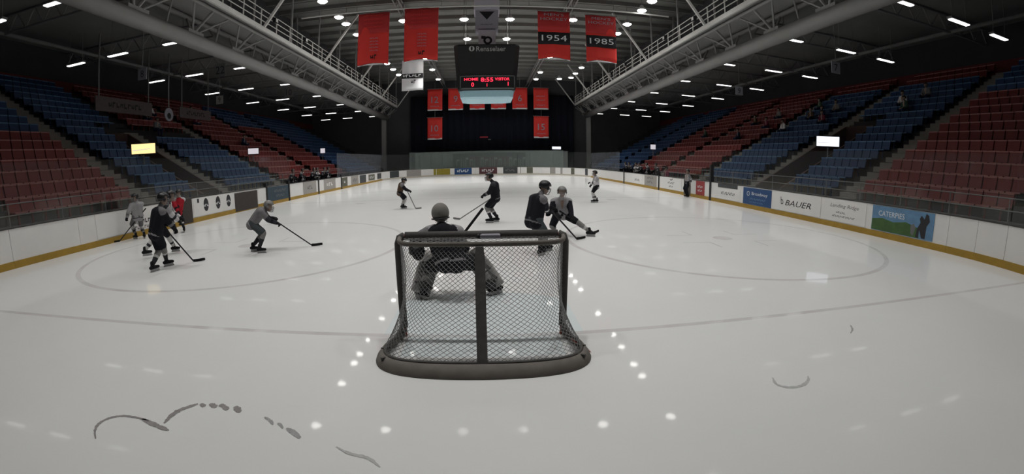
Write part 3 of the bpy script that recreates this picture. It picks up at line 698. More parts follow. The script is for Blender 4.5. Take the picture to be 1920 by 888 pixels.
# ------------------------------------------------------------------ banners
def cloth(x0, x1, z0, z1, y, m, name, parent, ph=0.0, nx=16, nz=12, cut=0.0, amp=.05, t=.012):
    V = []
    for k in range(nz+1):
        for i in range(nx+1):
            u = i/nx; v = k/nz; zb = z0 + cut*(1-(2*u-1)**2)
            V.append((x0+(x1-x0)*u, y+amp*math.sin(5.5*u+ph)*(1.2-v)+.02*math.sin(13*u+ph*2), zb+(z1-zb)*v))
    F = [(k*(nx+1)+i, k*(nx+1)+i+1, (k+1)*(nx+1)+i+1, (k+1)*(nx+1)+i) for k in range(nz) for i in range(nx)]
    o = MB().add(V, F).obj(name, m, parent, smooth=True); s_ = o.modifiers.new('t', 'SOLIDIFY'); s_.thickness = t; s_.offset = 0
    return o
def big_banner(x0, x1, zt, zb, year, ph, label):
    y = 24.6; t = thing('championship_banner', label, 'banner', ((x0+x1)/2, y, zb), group='large red banners')
    c = cloth(x0, x1, zb, zt, y, 'banner_red', 'cloth', t, ph, cut=.16)
    cloth(x0+.03, x1-.03, zb-.05, zb+.02, y-.01, 'banner_white', 'white_hem', t, ph, nz=2, cut=.18)
    MB().tube([(x0-.08, y, zt), (x1+.08, y, zt)], .04, 8).obj('pole', 'steel_dark', t)
    for sx_ in (x0+.15, x1-.15): MB().b(sx_-.01, sx_+.01, y-.01, y+.01, zt, 12.92).obj('tie', 'steel_dark', t)
    X = (1, 0, 0); mx_ = (x0+x1)/2; W = x1-x0; H = zt-zb
    cloth(x0+.005, x1-.005, zb+H*.60, zt-.02, y-.02, 'banner_deep', 'top_panel', t, ph, nz=4)
    if year:
        cloth(x0+.005, x1-.005, zb+H*.31, zb+H*.56, y-.035, 'banner_black', 'year_band', t, ph, nz=4)
        text('lettering', year, (mx_, y-.12, zb+H*.435), X, ZU, H*.12, 'white_text', t, width=W*.78)
        text('lettering', "MEN'S", (mx_, y-.11, zb+H*.92), X, ZU, H*.055, 'sign_grey', t, width=W*.62)
        text('lettering', 'HOCKEY', (mx_, y-.11, zb+H*.83), X, ZU, H*.06, 'sign_grey', t, width=W*.84)
    else:
        for k in range(4): glyphs(t, Vector((mx_, y-.11, zt-.25-k*.28)), Vector(X), .09, W*.6, 10, 'banner_red')
        for k in range(5): glyphs(t, Vector((mx_+.1, y-.11, zb+H*.5-k*.22)), Vector(X), .07, W*.28, 5, 'sign_grey')
        glyphs(t, Vector((mx_+.1, y-.11, zb+H*.15)), Vector(X), .3, .5, 2, 'banner_black')
big_banner(-8.85, -6.62, 12.80, 8.95, None, .3, 'large red banner nearest the left catwalk, lines of small print')
big_banner(-5.55, -3.20, 12.93, 9.02, None, 1.6, 'large red banner just left of the scoreboard, partly washed out')
big_banner(3.58, 5.80, 12.62, 9.05, '1954', 2.2, 'large red banner with a black year band, beside the scoreboard')
big_banner(6.92, 9.12, 12.52, 9.02, '1985', 3.4, 'large red banner with a black year band, nearest the right catwalk')
t = thing('pennant_banner', 'white banner with a black lettered band behind the left red banners', 'banner', (-7.75, 41.36, 9.8))
cloth(-8.91, -6.59, 9.8, 13.2, 41.36, 'banner_white', 'cloth', t, .5)
cloth(-8.9, -6.6, 11.15, 11.65, 41.31, 'banner_black', 'black_band', t, .5, nz=3)
glyphs(t, Vector((-7.75, 41.20, 11.4)), Vector((1, 0, 0)), .3, 2.0, 6, 'white_text'); glyphs(t, Vector((-7.6, 41.22, 10.75)), Vector((1, 0, 0)), .4, .6, 2, 'dark_text')
MB().tube([(-9.0, 41.36, 13.2), (-6.5, 41.36, 13.2)], .04, 8).obj('pole', 'steel_dark', t); MB().b(-7.77, -7.73, 41.34, 41.38, 13.2, 14.58).obj('wire', 'steel_dark', t)
cols = [-7.45, -4.4, -1.25, 1.85, 4.95, 8.05]; names = ['12', '9', None, None, '6', None]
wordn = ['leftmost', 'second', 'third', 'fourth', 'fifth', 'rightmost']
def small_banner(x, zb, zt, num, label, ph):
    y = 59.6; t = thing('number_banner', label, 'banner', (x, y, zb), group='small red number banners')
    cloth(x-1.1, x+1.1, zb, zt, y, 'banner_red', 'cloth', t, ph, nx=10, nz=6, amp=.04)
    cloth(x-1.08, x+1.08, zb-.1, zb+.12, y-.02, 'banner_white', 'white_hem', t, ph, nx=8, nz=2, amp=.04)
    MB().tube([(x-1.2, y, zt), (x+1.2, y, zt)], .04, 6).obj('pole', 'steel_dark', t); MB().b(x-.02, x+.02, y-.02, y+.02, zt, 14.6 if zt > 11 else zt+1.02).obj('wire', 'steel_dark', t)
    if num: text('number', num, (x, y-.12, zb+1.55), (1, 0, 0), ZU, .95, 'sign_grey', t)
    else:
        for k in range(2): glyphs(t, Vector((x, y-.12, zb+1.9-k*.6)), Vector((1, 0, 0)), .14, 1.3, 6, 'sign_grey')
    glyphs(t, Vector((x, y-.12, zb+.55)), Vector((1, 0, 0)), .16, 1.3, 7, 'sign_grey')
for k, x in enumerate(cols): small_banner(x, 9.75, 12.95, names[k], '%s of the six small red banners in the upper far row' % wordn[k], k)
small_banner(-7.45, 5.45, 8.65, '10', 'small red banner hanging alone in the lower row at far left', 1); small_banner(8.05, 5.45, 8.65, '15', 'small red banner hanging alone in the lower row at far right', 2)

# ------------------------------------------------------------------ scoreboard
sb = thing('scoreboard', 'black four-sided scoreboard with red digits hanging over centre ice', 'scoreboard', (.1, 27.1, 6.5))
def frustum(mb, cx, cyy, levels, bev=.28):
    V = []; F = []
    for (h, z) in levels:
        for sx_, sy in ((-1, -1), (1, -1), (1, 1), (-1, 1)):
            a = (sx_*h, sy*(h-bev)); c = (sx_*(h-bev), sy*h)
            for p in ((a, c) if sx_*sy > 0 else (c, a)): V.append((cx+p[0], cyy+p[1], z))
    for i in range(len(levels)-1):
        for k in range(8): F.append((i*8+k, i*8+(k+1) % 8, (i+1)*8+(k+1) % 8, (i+1)*8+k))
    F += [tuple(range(7, -1, -1)), tuple(range((len(levels)-1)*8, len(levels)*8))]
    return mb.add(V, F)
bx = frustum(MB(), .1, 27.1, [(1.95, 6.95), (2.0, 7.1), (2.22, 9.6), (2.26, 10.1), (2.2, 10.2)]).obj('housing', 'score_body', sb)
text('lettering', 'Rensselaer', (.40, 24.81, 9.84), (1, 0, 0), ZU, .36, 'score_text', bx, width=2.0)
MB().add([(-.92+.19*math.cos(a), 24.805, 9.86+.19*math.sin(a)) for a in [2*PI*i/20 for i in range(20)]], [tuple(range(20))]).obj('crest', 'score_text', bx)
MB().add([(-.92+.07*math.cos(a), 24.80, 9.86+.16*math.sin(a)) for a in [2*PI*i/16 for i in range(16)]], [tuple(range(16))]).obj('crest_mark', 'score_body', bx)
fy = 24.98
fr = MB().b(-1.72, 2.02, fy-.06, fy+.2, 7.88, 7.95).b(-1.72, 2.02, fy-.06, fy+.2, 7.02, 7.09).b(-1.72, -1.65, fy-.06, fy+.2, 7.02, 7.95).b(1.95, 2.02, fy-.06, fy+.2, 7.02, 7.95).obj('display_frame', 'score_frame', sb)
dp = MB().b(-1.65, 1.95, fy, fy+.15, 7.09, 7.88).obj('display', 'black_gloss', sb)
for tx, x, z, h, wd in (('HOME', -.95, 7.70, .20, .95), ('8:55', .12, 7.66, .30, .85), ('VISITOR', 1.15, 7.70, .20, 1.0), ('0', -.85, 7.32, .30, .20), ('1', 1.55, 7.36, .28, None), ('1', .12, 7.28, .22, None)):
    text('digits', tx, (x, fy, z), (1, 0, 0), ZU, h, 'led_red', dp, width=wd, bold=.015)
frustum(MB(), .1, 27.1, [(1.45, 6.42), (1.82, 6.5), (1.86, 6.94)], .3).obj('lower_panel', 'score_panel', sb)
for sx_ in (-1.5, 1.7):
    for sy in (25.6, 28.6): MB().b(sx_-.02, sx_+.02, sy-.02, sy+.02, 10.2, 14.9).obj('cable', 'steel_dark', sb)
for (x0, x1, z0, z1, lb, m_) in ((-.83, 1.02, 13.25, 14.7, 'topmost white sign box above the scoreboard', 'sign_white'), (-.72, .93, 11.80, 13.22, 'middle grey sign box above the scoreboard with a dark wedge', 'sign_grey'), (-.5, .75, 10.3, 11.75, 'lowest white sign box standing on the scoreboard', 'sign_white')):
    t = thing('sign_box', lb, 'sign', ((x0+x1)/2, 27.1, z0), group='sign boxes over the scoreboard')
    hw = (x1-x0)/2; cx = (x0+x1)/2
    MB().box((cx, 27.1, (z0+z1)/2), (2*hw, 2*hw, z1-z0)).obj('box', m_, t)
    f = 27.1-hw-.004
    if 'wedge' in lb:
        MB().add([(cx-.55, f, z1-.1), (cx, f, z1-.75), (cx+.55, f, z1-.1)], [(0, 1, 2)]).obj('emblem', 'banner_black', t); glyphs(t, Vector((cx, f+.002, z0+.3)), Vector((1, 0, 0)), .08, .9, 8, 'banner_black')
    elif 'lowest' in lb:
        MB().lathe((0, 0, 0), [(.16, 0), (.32, 0)], 18).obj('emblem', 'banner_black', t, local=True).matrix_local = Matrix.Translation((.05, -hw-.004, .62)) @ Matrix.Rotation(PI/2, 4, 'X')
        MB().add([(cx-.42, f, z0+.75), (cx-.1, f, z0+.7), (cx-.1, f, z0+.95), (cx-.42, f, z0+.98)], [(0, 1, 2, 3)]).obj('emblem', 'banner_black', t)
    else:
        MB().add([(cx-.45, f, z0+.75), (cx+.45, f, z0+.75), (cx+.45, f, z0+.85), (cx-.45, f, z0+.85)], [(0, 1, 2, 3)]).obj('emblem', 'banner_black', t)
    MB().b(cx-.9*hw, cx+.9*hw, 27.0, 27.2, z1, z1+.04).obj('hanger', 'steel_dark', t)
# ------------------------------------------------------------------ goal
def resample(p, n):
    p = [Vector(q) for q in p]; d = [0]
    for a, c in zip(p, p[1:]): d.append(d[-1]+(c-a).length)
    out = []; k = 0
    for i in range(n+1):
        s_ = d[-1]*i/n
        while k < len(p)-2 and d[k+1] < s_: k += 1
        f = (s_-d[k])/max(1e-9, d[k+1]-d[k]); out.append(p[k].lerp(p[k+1], min(1, max(0, f))))
    return out
def chaikin3(p, k=3):
    p = [Vector(q) for q in p]
    for _ in range(k):
        q = [p[0]]
        for a, c in zip(p, p[1:]): q += [a.lerp(c, .25), a.lerp(c, .75)]
        p = q+[p[-1]]
    return p
def mirror(p): return p + [(-x, y, z) for x, y, z in reversed(p[:-1])]
goal = thing('hockey_goal', 'padded goal cage seen from behind with white mesh net', 'goal', (0, 0, 0))
top = chaikin3(mirror([(-.92, 0, 1.2), (-.90, -.22, 1.2), (-.82, -.40, 1.2), (-.62, -.46, 1.2), (0, -.475, 1.2)]))
base = chaikin3(mirror([(-.93, 0, .06), (-.96, -.2, .08), (-1.04, -.45, .09), (-1.06, -.70, .09), (-.92, -.90, .10), (-.62, -.97, .10), (0, -.985, .10)]))
skirt = chaikin3(mirror([(-.95, .03, .0), (-1.0, -.2, .0), (-1.12, -.45, .0), (-1.17, -.72, .0), (-1.03, -.98, .0), (-.68, -1.11, .0), (0, -1.14, .0)]))
# posts and crossbar as one bent padded bar
fp = chaikin3([(-.945, 0, .0), (-.945, 0, .6), (-.945, 0, 1.16), (-.86, 0, 1.215), (0, 0, 1.215), (.86, 0, 1.215), (.945, 0, 1.16), (.945, 0, .6), (.945, 0, .0)], 3)
MB().tube(fp, .030, 10).obj('post_frame', 'goal_red', goal, smooth=True)
for s, nm in ((-1, 'a'), (1, 'b')):
    MB().tube([(s*.945, -.01, z) for z in (.12, .5, 1.0, 1.13)]+[(s*.925, -.01, 1.195), (s*.87, -.01, 1.218)], .046, 12).obj('post_pad', 'goal_pad', goal, smooth=True)
MB().tube([(-.86, -.005, 1.217), (0, -.005, 1.217), (.86, -.005, 1.217)], .047, 12).obj('crossbar_pad', 'goal_pad', goal, smooth=True)
MB().tube(resample(top, 60), .026, 8).obj('rear_bar', 'goal_skirt', goal, smooth=True)
mb = MB(); tn = 10
for i in range(tn+1):
    t = i/tn; y = -.485-.50*t; z = 1.19-1.10*t; wv = .052*(1-.25*(t < .05))
    mb.add([(-wv, y-.035, z-.01), (wv, y-.035, z-.01), (wv*.9, y+.03, z+.01), (-wv*.9, y+.03, z+.01)], [])
for i in range(tn):
    for k in range(4): mb.f.append((i*4+k, (i+1)*4+k, (i+1)*4+(k+1) % 4, i*4+(k+1) % 4))
mb.f += [(0, 1, 2, 3), (tn*4+3, tn*4+2, tn*4+1, tn*4)]
mb.obj('centre_pad', 'goal_pad', goal)
NN = 90; bi = resample(base, NN); so = resample(skirt, NN)
V = []
for i in range(NN+1):
    e = min(i, NN-i)/NN; lift = .22*max(0, 1-e/.09)
    a, c = bi[i], so[i]; d = c-a; d.z = 0
    V += [(a.x, a.y, .02), (a.x, a.y, a.z+lift), tuple(a+d*.35+Vector((0, 0, .025+lift*.7))), tuple(a+d*.8+Vector((0, 0, -.03+lift*.35))), (c.x, c.y, .012), (c.x, c.y, 0)]
F = [(i*6+k, (i+1)*6+k, (i+1)*6+k+1, i*6+k+1) for i in range(NN) for k in range(5)] + [tuple(range(5, -1, -1)), tuple(range(NN*6, NN*6+6))]
sk_ = MB().add(V, F).obj('base_skirt', 'goal_skirt', goal, smooth=True)
MB().tube([tuple(p+Vector((0, 0, .012))) for p in bi], .020, 6).obj('base_cord', 'goal_pad', goal, smooth=True)
for x, y in ((-1.05, -.62), (-1.0, -.86), (1.05, -.62), (1.0, -.86)): MB().box((x, y, .10), (.10, .03, .035), rz=(.6 if x*y > 0 else -.6)).obj('lace', 'goal_pad', goal)
MB().add([(.98, -.42, .10), (1.10, -.44, .055), (1.155, -.70, .045), (1.04, -.74, .105)], [(0, 1, 2, 3)]).obj('red_patch', 'goal_red', goal)
def net(ftop, fbot, nu, nt, r, sag, name, label=None):
    P = {}
    for j in range(nt+1):
        t = j/nt
        for i in range(nu+1):
            if (i+j) % 2: continue
            p = ftop[i].lerp(fbot[i], t); n_ = Vector((p.x*.5, -1, .15)).normalized()
            q_ = p + n_*sag*math.sin(PI*t)*(.8+.4*math.sin(i*.7))*(1 if sag < 0 else max(0, 1-(abs(p.x)/.85)**4))
            if sag > 0 and abs(p.x) > .55: q_.x -= math.copysign(.11*math.sin(PI*min(1, t*1.08))**.8*min(1, (abs(p.x)-.55)/.3)*min(1, max(0, -p.y-.03)/.25), p.x)
            P[i, j] = q_
    V = []; F = []
    for (i, j), p in P.items():
        for di in (-1, 1):
            q = P.get((i+di, j+1))
            if q is None: continue
            d = (q-p).normalized(); u = d.orthogonal().normalized(); v = d.cross(u); k0 = len(V)
            for a in (p, q):
                for k in range(3):
                    t = 2*PI*k/3; V.append(a+(u*math.cos(t)+v*math.sin(t))*r)
            F += [(k0+k, k0+(k+1) % 3, k0+3+(k+1) % 3, k0+3+k) for k in range(3)]
    o = MB().add(V, F).obj(name, 'net_twine', goal); o['kind'] = 'stuff'; return o
net(resample(top, 104), resample(base, 104), 104, 52, .0031, .03, 'netting')
net(resample([(-.88, 0, 1.2), (.88, 0, 1.2)], 44), resample([(-.80, -.42, 1.2), (-.6, -.46, 1.2), (.6, -.46, 1.2), (.80, -.42, 1.2)], 44), 44, 10, .0025, -.01, 'top_netting')
wb_ = thing('water_bottle', 'pale water bottle with black cap lying on top of the goal', 'bottle', (.05, -.22, 1.235))
MB().tube([(.0, -.24, 1.24), (.02, -.24, 1.24), (.03, -.24, 1.24), (.20, -.235, 1.24), (.215, -.235, 1.24)], [.016, .024, .026, .026, .02], 12).obj('body', 'sign_grey', wb_, smooth=True)
MB().tube([(-.045, -.24, 1.24), (-.03, -.24, 1.24), (-.028, -.24, 1.24), (.0, -.24, 1.24)], [.010, .012, .024, .025], 12).obj('cap', 'black', wb_, smooth=True)

# ------------------------------------------------------------------ people
class Prims:
    """rounded cones gathered into one closed skin by a voxel remesh; faces keep the tag of the nearest cone"""
    def __init__(s): s.p = []
    def c(s, tagn, a, r0, b=None, r1=None):
        a = Vector(a); b = Vector(b) if b is not None else a + Vector((0, 0, .001)); s.p.append((tagn, a, b, r0, r0 if r1 is None else r1)); return s
    def build(s, name, parent, voxel, rule, smooth=4):
        mb = MB()
        for tg, a, b, r0, r1 in s.p:
            d = b-a; L = max(d.length, 1e-4); d = d/L; prof = []
            for k in range(1, 5): t = -PI/2+PI/2*k/4.5; prof.append((a+d*(r0*math.sin(t)), r0*math.cos(t)))
            prof.append((a, r0)); prof.append((b, r1))
            for k in range(1, 5): t = PI/2*k/4.5; prof.append((b+d*(r1*math.sin(t)), r1*math.cos(t)))
            mb.tube([q[0] for q in prof], [q[1] for q in prof], 12)
        me0 = mb.mesh('tmp', []); o = bpy.data.objects.new('tmp', me0); COL.objects.link(o)
        m = o.modifiers.new('r', 'REMESH'); m.mode = 'VOXEL'; m.voxel_size = voxel
        if smooth: q = o.modifiers.new('s', 'SMOOTH'); q.iterations = smooth; q.factor = .5
        dg = bpy.context.evaluated_depsgraph_get(); me = bpy.data.meshes.new_from_object(o.evaluated_get(dg))
        bpy.data.objects.remove(o); bpy.data.meshes.remove(me0)
        mats = []; n = len(me.polygons); cen = np.empty(n*3); me.polygons.foreach_get('center', cen); cen = cen.reshape(-1, 3)
        best = np.full(n, 1e9); bt = np.zeros(n); bi_ = np.zeros(n, int)
        for k, (tg, a, b, r0, r1) in enumerate(s.p):
            A_ = np.array(a); D = np.array(b)-A_; L2 = max(D@D, 1e-9); t = np.clip((cen-A_)@D/L2, 0, 1)
            dd = np.linalg.norm(cen-A_-t[:, None]*D, axis=1)-(r0+(r1-r0)*t); u = dd < best
            best[u] = dd[u]; bt[u] = t[u]; bi_[u] = k
        idx = np.zeros(n, dtype=np.int32)
        me.materials.clear()
        for i in range(n):
            mm = rule(s.p[bi_[i]][0], bt[i]) if callable(rule) else rule
            if mm not in mats: mats.append(mm); me.materials.append(MATS[mm])
            idx[i] = mats.index(mm)
        me.polygons.foreach_set('material_index', idx); me.polygons.foreach_set('use_smooth', [True]*n)
        off = OFF[parent.name] if parent.name in OFF else OFF[parent.parent.name]
        me.transform(Matrix.Translation(-off)); me.name = name
        return link(bpy.data.objects.new(name, me), parent)
def ik(root, tgt, l1, l2, pole):
    root, tgt, pole = Vector(root), Vector(tgt), Vector(pole); d = tgt-root; L = d.length
    if L > (l1+l2)*.995: tgt = root + d*((l1+l2)*.995/L); d = tgt-root; L = d.length
    d.normalize(); a = (l1*l1-l2*l2+L*L)/(2*L); h = math.sqrt(max(0, l1*l1-a*a))
    pole = pole-d*pole.dot(d)
    if pole.length < 1e-4: pole = d.orthogonal()
    return root+d*a+pole.normalized()*h, tgt

def person(name, label, base, face, pelvis, neck, head, feet, hands, uni, look=None, S=1.0, kind='skater', sh_yaw=0.0, knee_out=.25, group=None, toes=None, vox=.017, elbow_pole=None, cage=True):
    ox, oy = base; O = Vector((ox, oy, 0)); t = thing(name, label, 'person', (ox, oy, 0), group=group)
    fa = math.radians(face); f = Vector((math.sin(fa), math.cos(fa), 0)); r = Vector((math.cos(fa), -math.sin(fa), 0))
    sa = math.radians(face+sh_yaw); sr = Vector((math.cos(sa), -math.sin(sa), 0)); sf = Vector((math.sin(sa), math.cos(sa), 0))
    W = lambda p: O+Vector(p)
    PEL, NK, HD = W(pelvis), W(neck), W(head)
    spine = (NK-PEL).normalized()
    hip = {-1: PEL-r*.105*S, 1: PEL+r*.105*S}; sh = {-1: NK-sr*.185*S-spine*.07, 1: NK+sr*.185*S-spine*.07}
    ank, kne, hnd, elb, toe = {}, {}, {}, {}, {}
    for s, q in zip((-1, 1), feet):
        a = W((q[0], q[1], q[2] if len(q) > 2 else .15))
        kne[s], ank[s] = ik(hip[s], a, .41*S, .41*S, f+r*s*knee_out)
        td = Vector((*(toes[0 if s < 0 else 1]), 0)).normalized() if toes else (f+r*s*.2).normalized(); toe[s] = td
    for s, q in zip((-1, 1), hands):
        elb[s], hnd[s] = ik(sh[s], W(q), .28*S, .26*S, elbow_pole or (sr*s*1.0-sf*.5-Vector((0, 0, .6))))
    lk = Vector(look).normalized() if look else (f+Vector((0, 0, -.15))).normalized()
    hz = (Vector((0, 0, 1))*.8+spine*.4); hx = lk.cross(hz).normalized(); hz = hx.cross(lk).normalized()
    HR = Matrix((hx, lk, hz)).transposed()
    H = lambda x, y, z: HD + HR @ (Vector((x, y, z))*S)
    # --- one continuous body
    B = Prims(); k = .9
    B.c('head', H(0, -.005, .035), .098*S).c('head', H(0, .03, -.03), .078*S, H(0, .045, -.085), .05*S).c('nose', H(0, .098, -.02), .012*S, H(0, .118, -.045), .015*S)
    for s in (-1, 1): B.c('ear', H(s*.09, -.01, -.02), .018*S, H(s*.092, -.012, .015), .02*S)
    B.c('neck', NK+spine*.0, .058*S, H(0, -.01, -.06), .052*S)
    B.c('torso', PEL, .115*S, PEL.lerp(NK, .5), .12*S).c('torso', PEL.lerp(NK, .5), .12*S, NK-spine*.08, .12*S).c('torso', sh[-1], .06*S, sh[1], .06*S)
    for s in (-1, 1):
        B.c('arm', sh[s], .052*S, elb[s], .042*S).c('arm', elb[s], .042*S, hnd[s], .03*S)
        B.c('leg', hip[s], .085*S, kne[s], .06*S).c('leg', kne[s], .058*S, ank[s], .04*S)
    body = B.build('body', t, .02 if vox < .02 else vox, 'skin', 3)
    for s in (-1, 1):
        MB().ell(H(s*.035, .088, .008), (.014*S, .010*S, .010*S), 8, 6, HR).obj('eye', 'eye', body, smooth=True)
    MB().ell(H(0, .096, -.075), (.024*S, .008*S, .006*S), 8, 6, HR).obj('mouth', 'lip', body, smooth=True)
    # --- clothes
    J = Prims(); bulk = uni.get('bulk', 1.0)*S
    for s in (-1, 1):
        lo = hip[s].lerp(PEL, .25)-spine*.03
        J.c('torso', lo, .135*bulk, sh[s].lerp(NK, .35)-spine*.06, .125*bulk)
        J.c('shoulder', sh[s].lerp(NK, .3), .088*bulk, sh[s]+sr*s*.03, .088*bulk)
        J.c('uarm', sh[s]+sr*s*.02, .088*bulk, elb[s], .072*bulk); J.c('farm', elb[s], .074*bulk, hnd[s].lerp(elb[s], .18), .056*bulk)
    J.c('back', PEL.lerp(NK, .3)-f*.02, .13*bulk, PEL.lerp(NK, .85)-f*.03, .13*bulk)
    J.c('yoke', NK-spine*.05, .085*bulk, NK-spine*.02, .07*bulk)
    J.c('yoke', NK-spine*.02, .07*S, NK.lerp(H(0, -.02, -.09), .75), .062*S)
    def jr(tg, q):
        if tg in ('shoulder', 'yoke'): return uni.get('yoke', uni['jersey'])
        if tg == 'torso' and .015 < q < .09: return uni.get('hem', uni['jersey'])
        if tg == 'farm' and .25 < q < .6: return uni.get('cuff', uni['jersey'])
        if tg == 'uarm': return uni.get('sleeve', uni['jersey']) if q < .75 else uni.get('elbow', uni['jersey'])
        if tg == 'farm': return uni.get('elbow', uni['jersey'])
        return uni['jersey']
    J.build(uni.get('top_name', 'jersey'), t, vox, jr)
    P = Prims(); pb = uni.get('pbulk', 1.0)*S
    P.c('seat', hip[-1]+spine*.05, .135*pb, hip[1]+spine*.05, .135*pb)
    for s in (-1, 1): P.c('thigh', hip[s], .125*pb, kne[s].lerp(hip[s], .12), .098*pb)
    if kind != 'skater' and kind != 'goalie':
        for s in (-1, 1): P.c('shin', kne[s], .085*S, ank[s], .06*S)
    P.build('pants', t, vox, uni['pants'])
    if kind in ('skater', 'goalie'):
        for s in (-1, 1):
            K = Prims(); K.c('knee', kne[s]-(kne[s]-ank[s])*.02, .078*S, kne[s].lerp(ank[s], .35), .076*S).c('shin', kne[s].lerp(ank[s], .35), .076*S, ank[s].lerp(kne[s], .08), .05*S)
            K.build('sock', t, vox, lambda tg, q: uni.get('stripe', uni['sock']) if (tg == 'shin' and uni.get('s0', .15) < q < uni.get('s1', .55)) else (uni.get('kneecol', uni['sock']) if tg == 'knee' else uni['sock']))
    for s in (-1, 1):
        a, td = ank[s], toe[s]; up = Vector((0, 0, 1)); sd = td.cross(up)
        drop = .085 if kind in ('skater', 'goalie') else .11
        K = Prims(); hl = a-up*(drop-.03)-td*.06*S
        K.c('ankle', a+up*.05, .05*S, a-up*.03, .05*S).c('boot', hl, .042*S, a-up*(drop-.035)+td*.10*S, .042*S).c('boot', a-up*(drop-.035)+td*.08*S, .042*S, a-up*(drop-.03)+td*.16*S, .036*S)
        bt_ = K.build('skate' if kind in ('skater', 'goalie') else 'shoe', t, .012 if vox < .02 else vox, uni.get('boot', 'skate_black'), 3)
        if kind in ('skater', 'goalie'):
            z0 = a.z-.15; ax = (td, sd, up)
            MB().box(a-up*.115+td*.05, (.24*S, .022, .045), ax=ax).obj('holder', 'holder', bt_)
            MB().box(a-up*.143+td*.05, (.27*S, .005, .022), ax=ax).obj('blade', 'steel', bt_)
    # --- hands
    for s in (-1, 1):
        d = (hnd[s]-elb[s]).normalized(); sd = d.cross(Vector((0, 0, 1)));
        if sd.length < 1e-3: sd = r.copy()
        sd.normalize(); up = sd.cross(d); fat = 1.0 if kind in ('skater', 'goalie') else .62
        G = Prims(); p0 = hnd[s]; gv = .010 if vox < .02 else .016
        if kind != 'bare': G.c('cuff', p0-d*.075, .062*S*fat, p0-d*.01, .05*S*fat)
        G.c('palm', p0-sd*.02*fat, .034*S*fat, p0+d*.06*S-sd*.02*fat, .032*S*fat).c('palm', p0+sd*.025*fat, .034*S*fat, p0+d*.06*S+sd*.025*fat, .032*S*fat)
        for q in range(4):
            b0 = p0+d*.075*S+sd*((q-1.5)*.027*S*fat); ln = (.9, 1.05, 1.0, .8)[q]
            b1 = b0+d*.03*ln-up*.028*ln; b2 = b1-d*.02*ln-up*.032*ln
            G.c('finger', b0, .0165*S*max(fat, .6), b1, .016*S*max(fat, .6)).c('finger', b1, .016*S*max(fat, .6), b2, .014*S*max(fat, .6))
        b0 = p0+d*.02-sd*s*-.045*S*fat; G.c('thumb', b0, .018*S*max(fat, .6), b0+d*.04-up*.02+sd*s*.02, .016*S*max(fat, .6)).c('thumb', b0+d*.04-up*.02+sd*s*.02, .016*S*max(fat, .6), b0+d*.05-up*.05, .013*S*max(fat, .6))
        if not (kind == 'goalie' and s == -1): G.build('glove' if uni['glove'] != 'skin' else 'hand', t, gv, uni['glove'], 2)
    # --- helmet or hair
    hc = H(0, -.008, .035)
    def shell(name, rx, ry, rz, m, keep, c=hc):
        mb = MB(); mb.ell((0, 0, 0), (rx*S, ry*S, rz*S), 24, 16)
        keepf = [q for q in mb.f if all(keep(Vector(mb.v[i])/S) for i in q)]
        mb.v = [tuple(c + HR @ Vector(p)) for p in mb.v]; mb.f = keepf
        o = mb.obj(name, m, t, smooth=True); q = o.modifiers.new('t', 'SOLIDIFY'); q.thickness = .008; q.offset = 1; return o
    if uni['helmet'] == 'hair': shell('hair', .112, .116, .116, 'hair', lambda p: p.z > .02 or (p.y < .02 and p.z > -.075))
    elif kind == 'goalie':
        hm_ = shell('mask', .128, .148, .142, uni['helmet'], lambda p: not (p.y > .085 and abs(p.x) < .075 and -.09 < p.z < .05) and p.z > -.128)
        MB().tube([H(-.13, -.03, -.05), H(-.09, -.125, -.07), H(0, -.152, -.075), H(.09, -.125, -.07), H(.13, -.03, -.05)], .012*S, 6).obj('strap', 'black', hm_)
        MB().tube([H(-.10, -.06, .10), H(-.06, -.13, .04), H(0, -.152, -.0), H(.06, -.13, .04), H(.10, -.06, .10)], .010*S, 6).obj('strap', 'black', hm_)
    else:
        hm_ = shell('helmet', .122, .142, .128, uni['helmet'], lambda p: p.z > .03 or (p.y < .03 and p.z > -.055) or (p.y < -.03 and p.z > -.075))
        if kind == 'skater':
            for s in (-1, 1): MB().ell(H(s*.118, .0, -.005), (.016*S, .04*S, .045*S), 8, 6, HR).obj('ear_guard', uni['helmet'], hm_, smooth=True)
    if cage and kind in ('skater', 'goalie'):
        cg = MB()
        for i in range(5):
            x = -.08+i*.04; cg.tube([H(x, .135-abs(x)*.5, .045), H(x*1.05, .165-abs(x)*.6, -.02), H(x*.9, .15-abs(x)*.55, -.085), H(x*.6, .10, -.125)], .0035*S, 4)
        for z in (.02, -.02, -.06, -.1): cg.tube([H(-.10, .06, z), H(-.07, .125, z), H(0, .160, z), H(.07, .125, z), H(.10, .06, z)], .0035*S, 4)
        cg.obj('face_cage', 'cage', t)
    return t, dict(hnd=hnd, elb=elb, kne=kne, ank=ank, sh=sh, hip=hip, NK=NK, PEL=PEL, f=f, r=r, H=H, spine=spine, sf=sf, sr=sr)

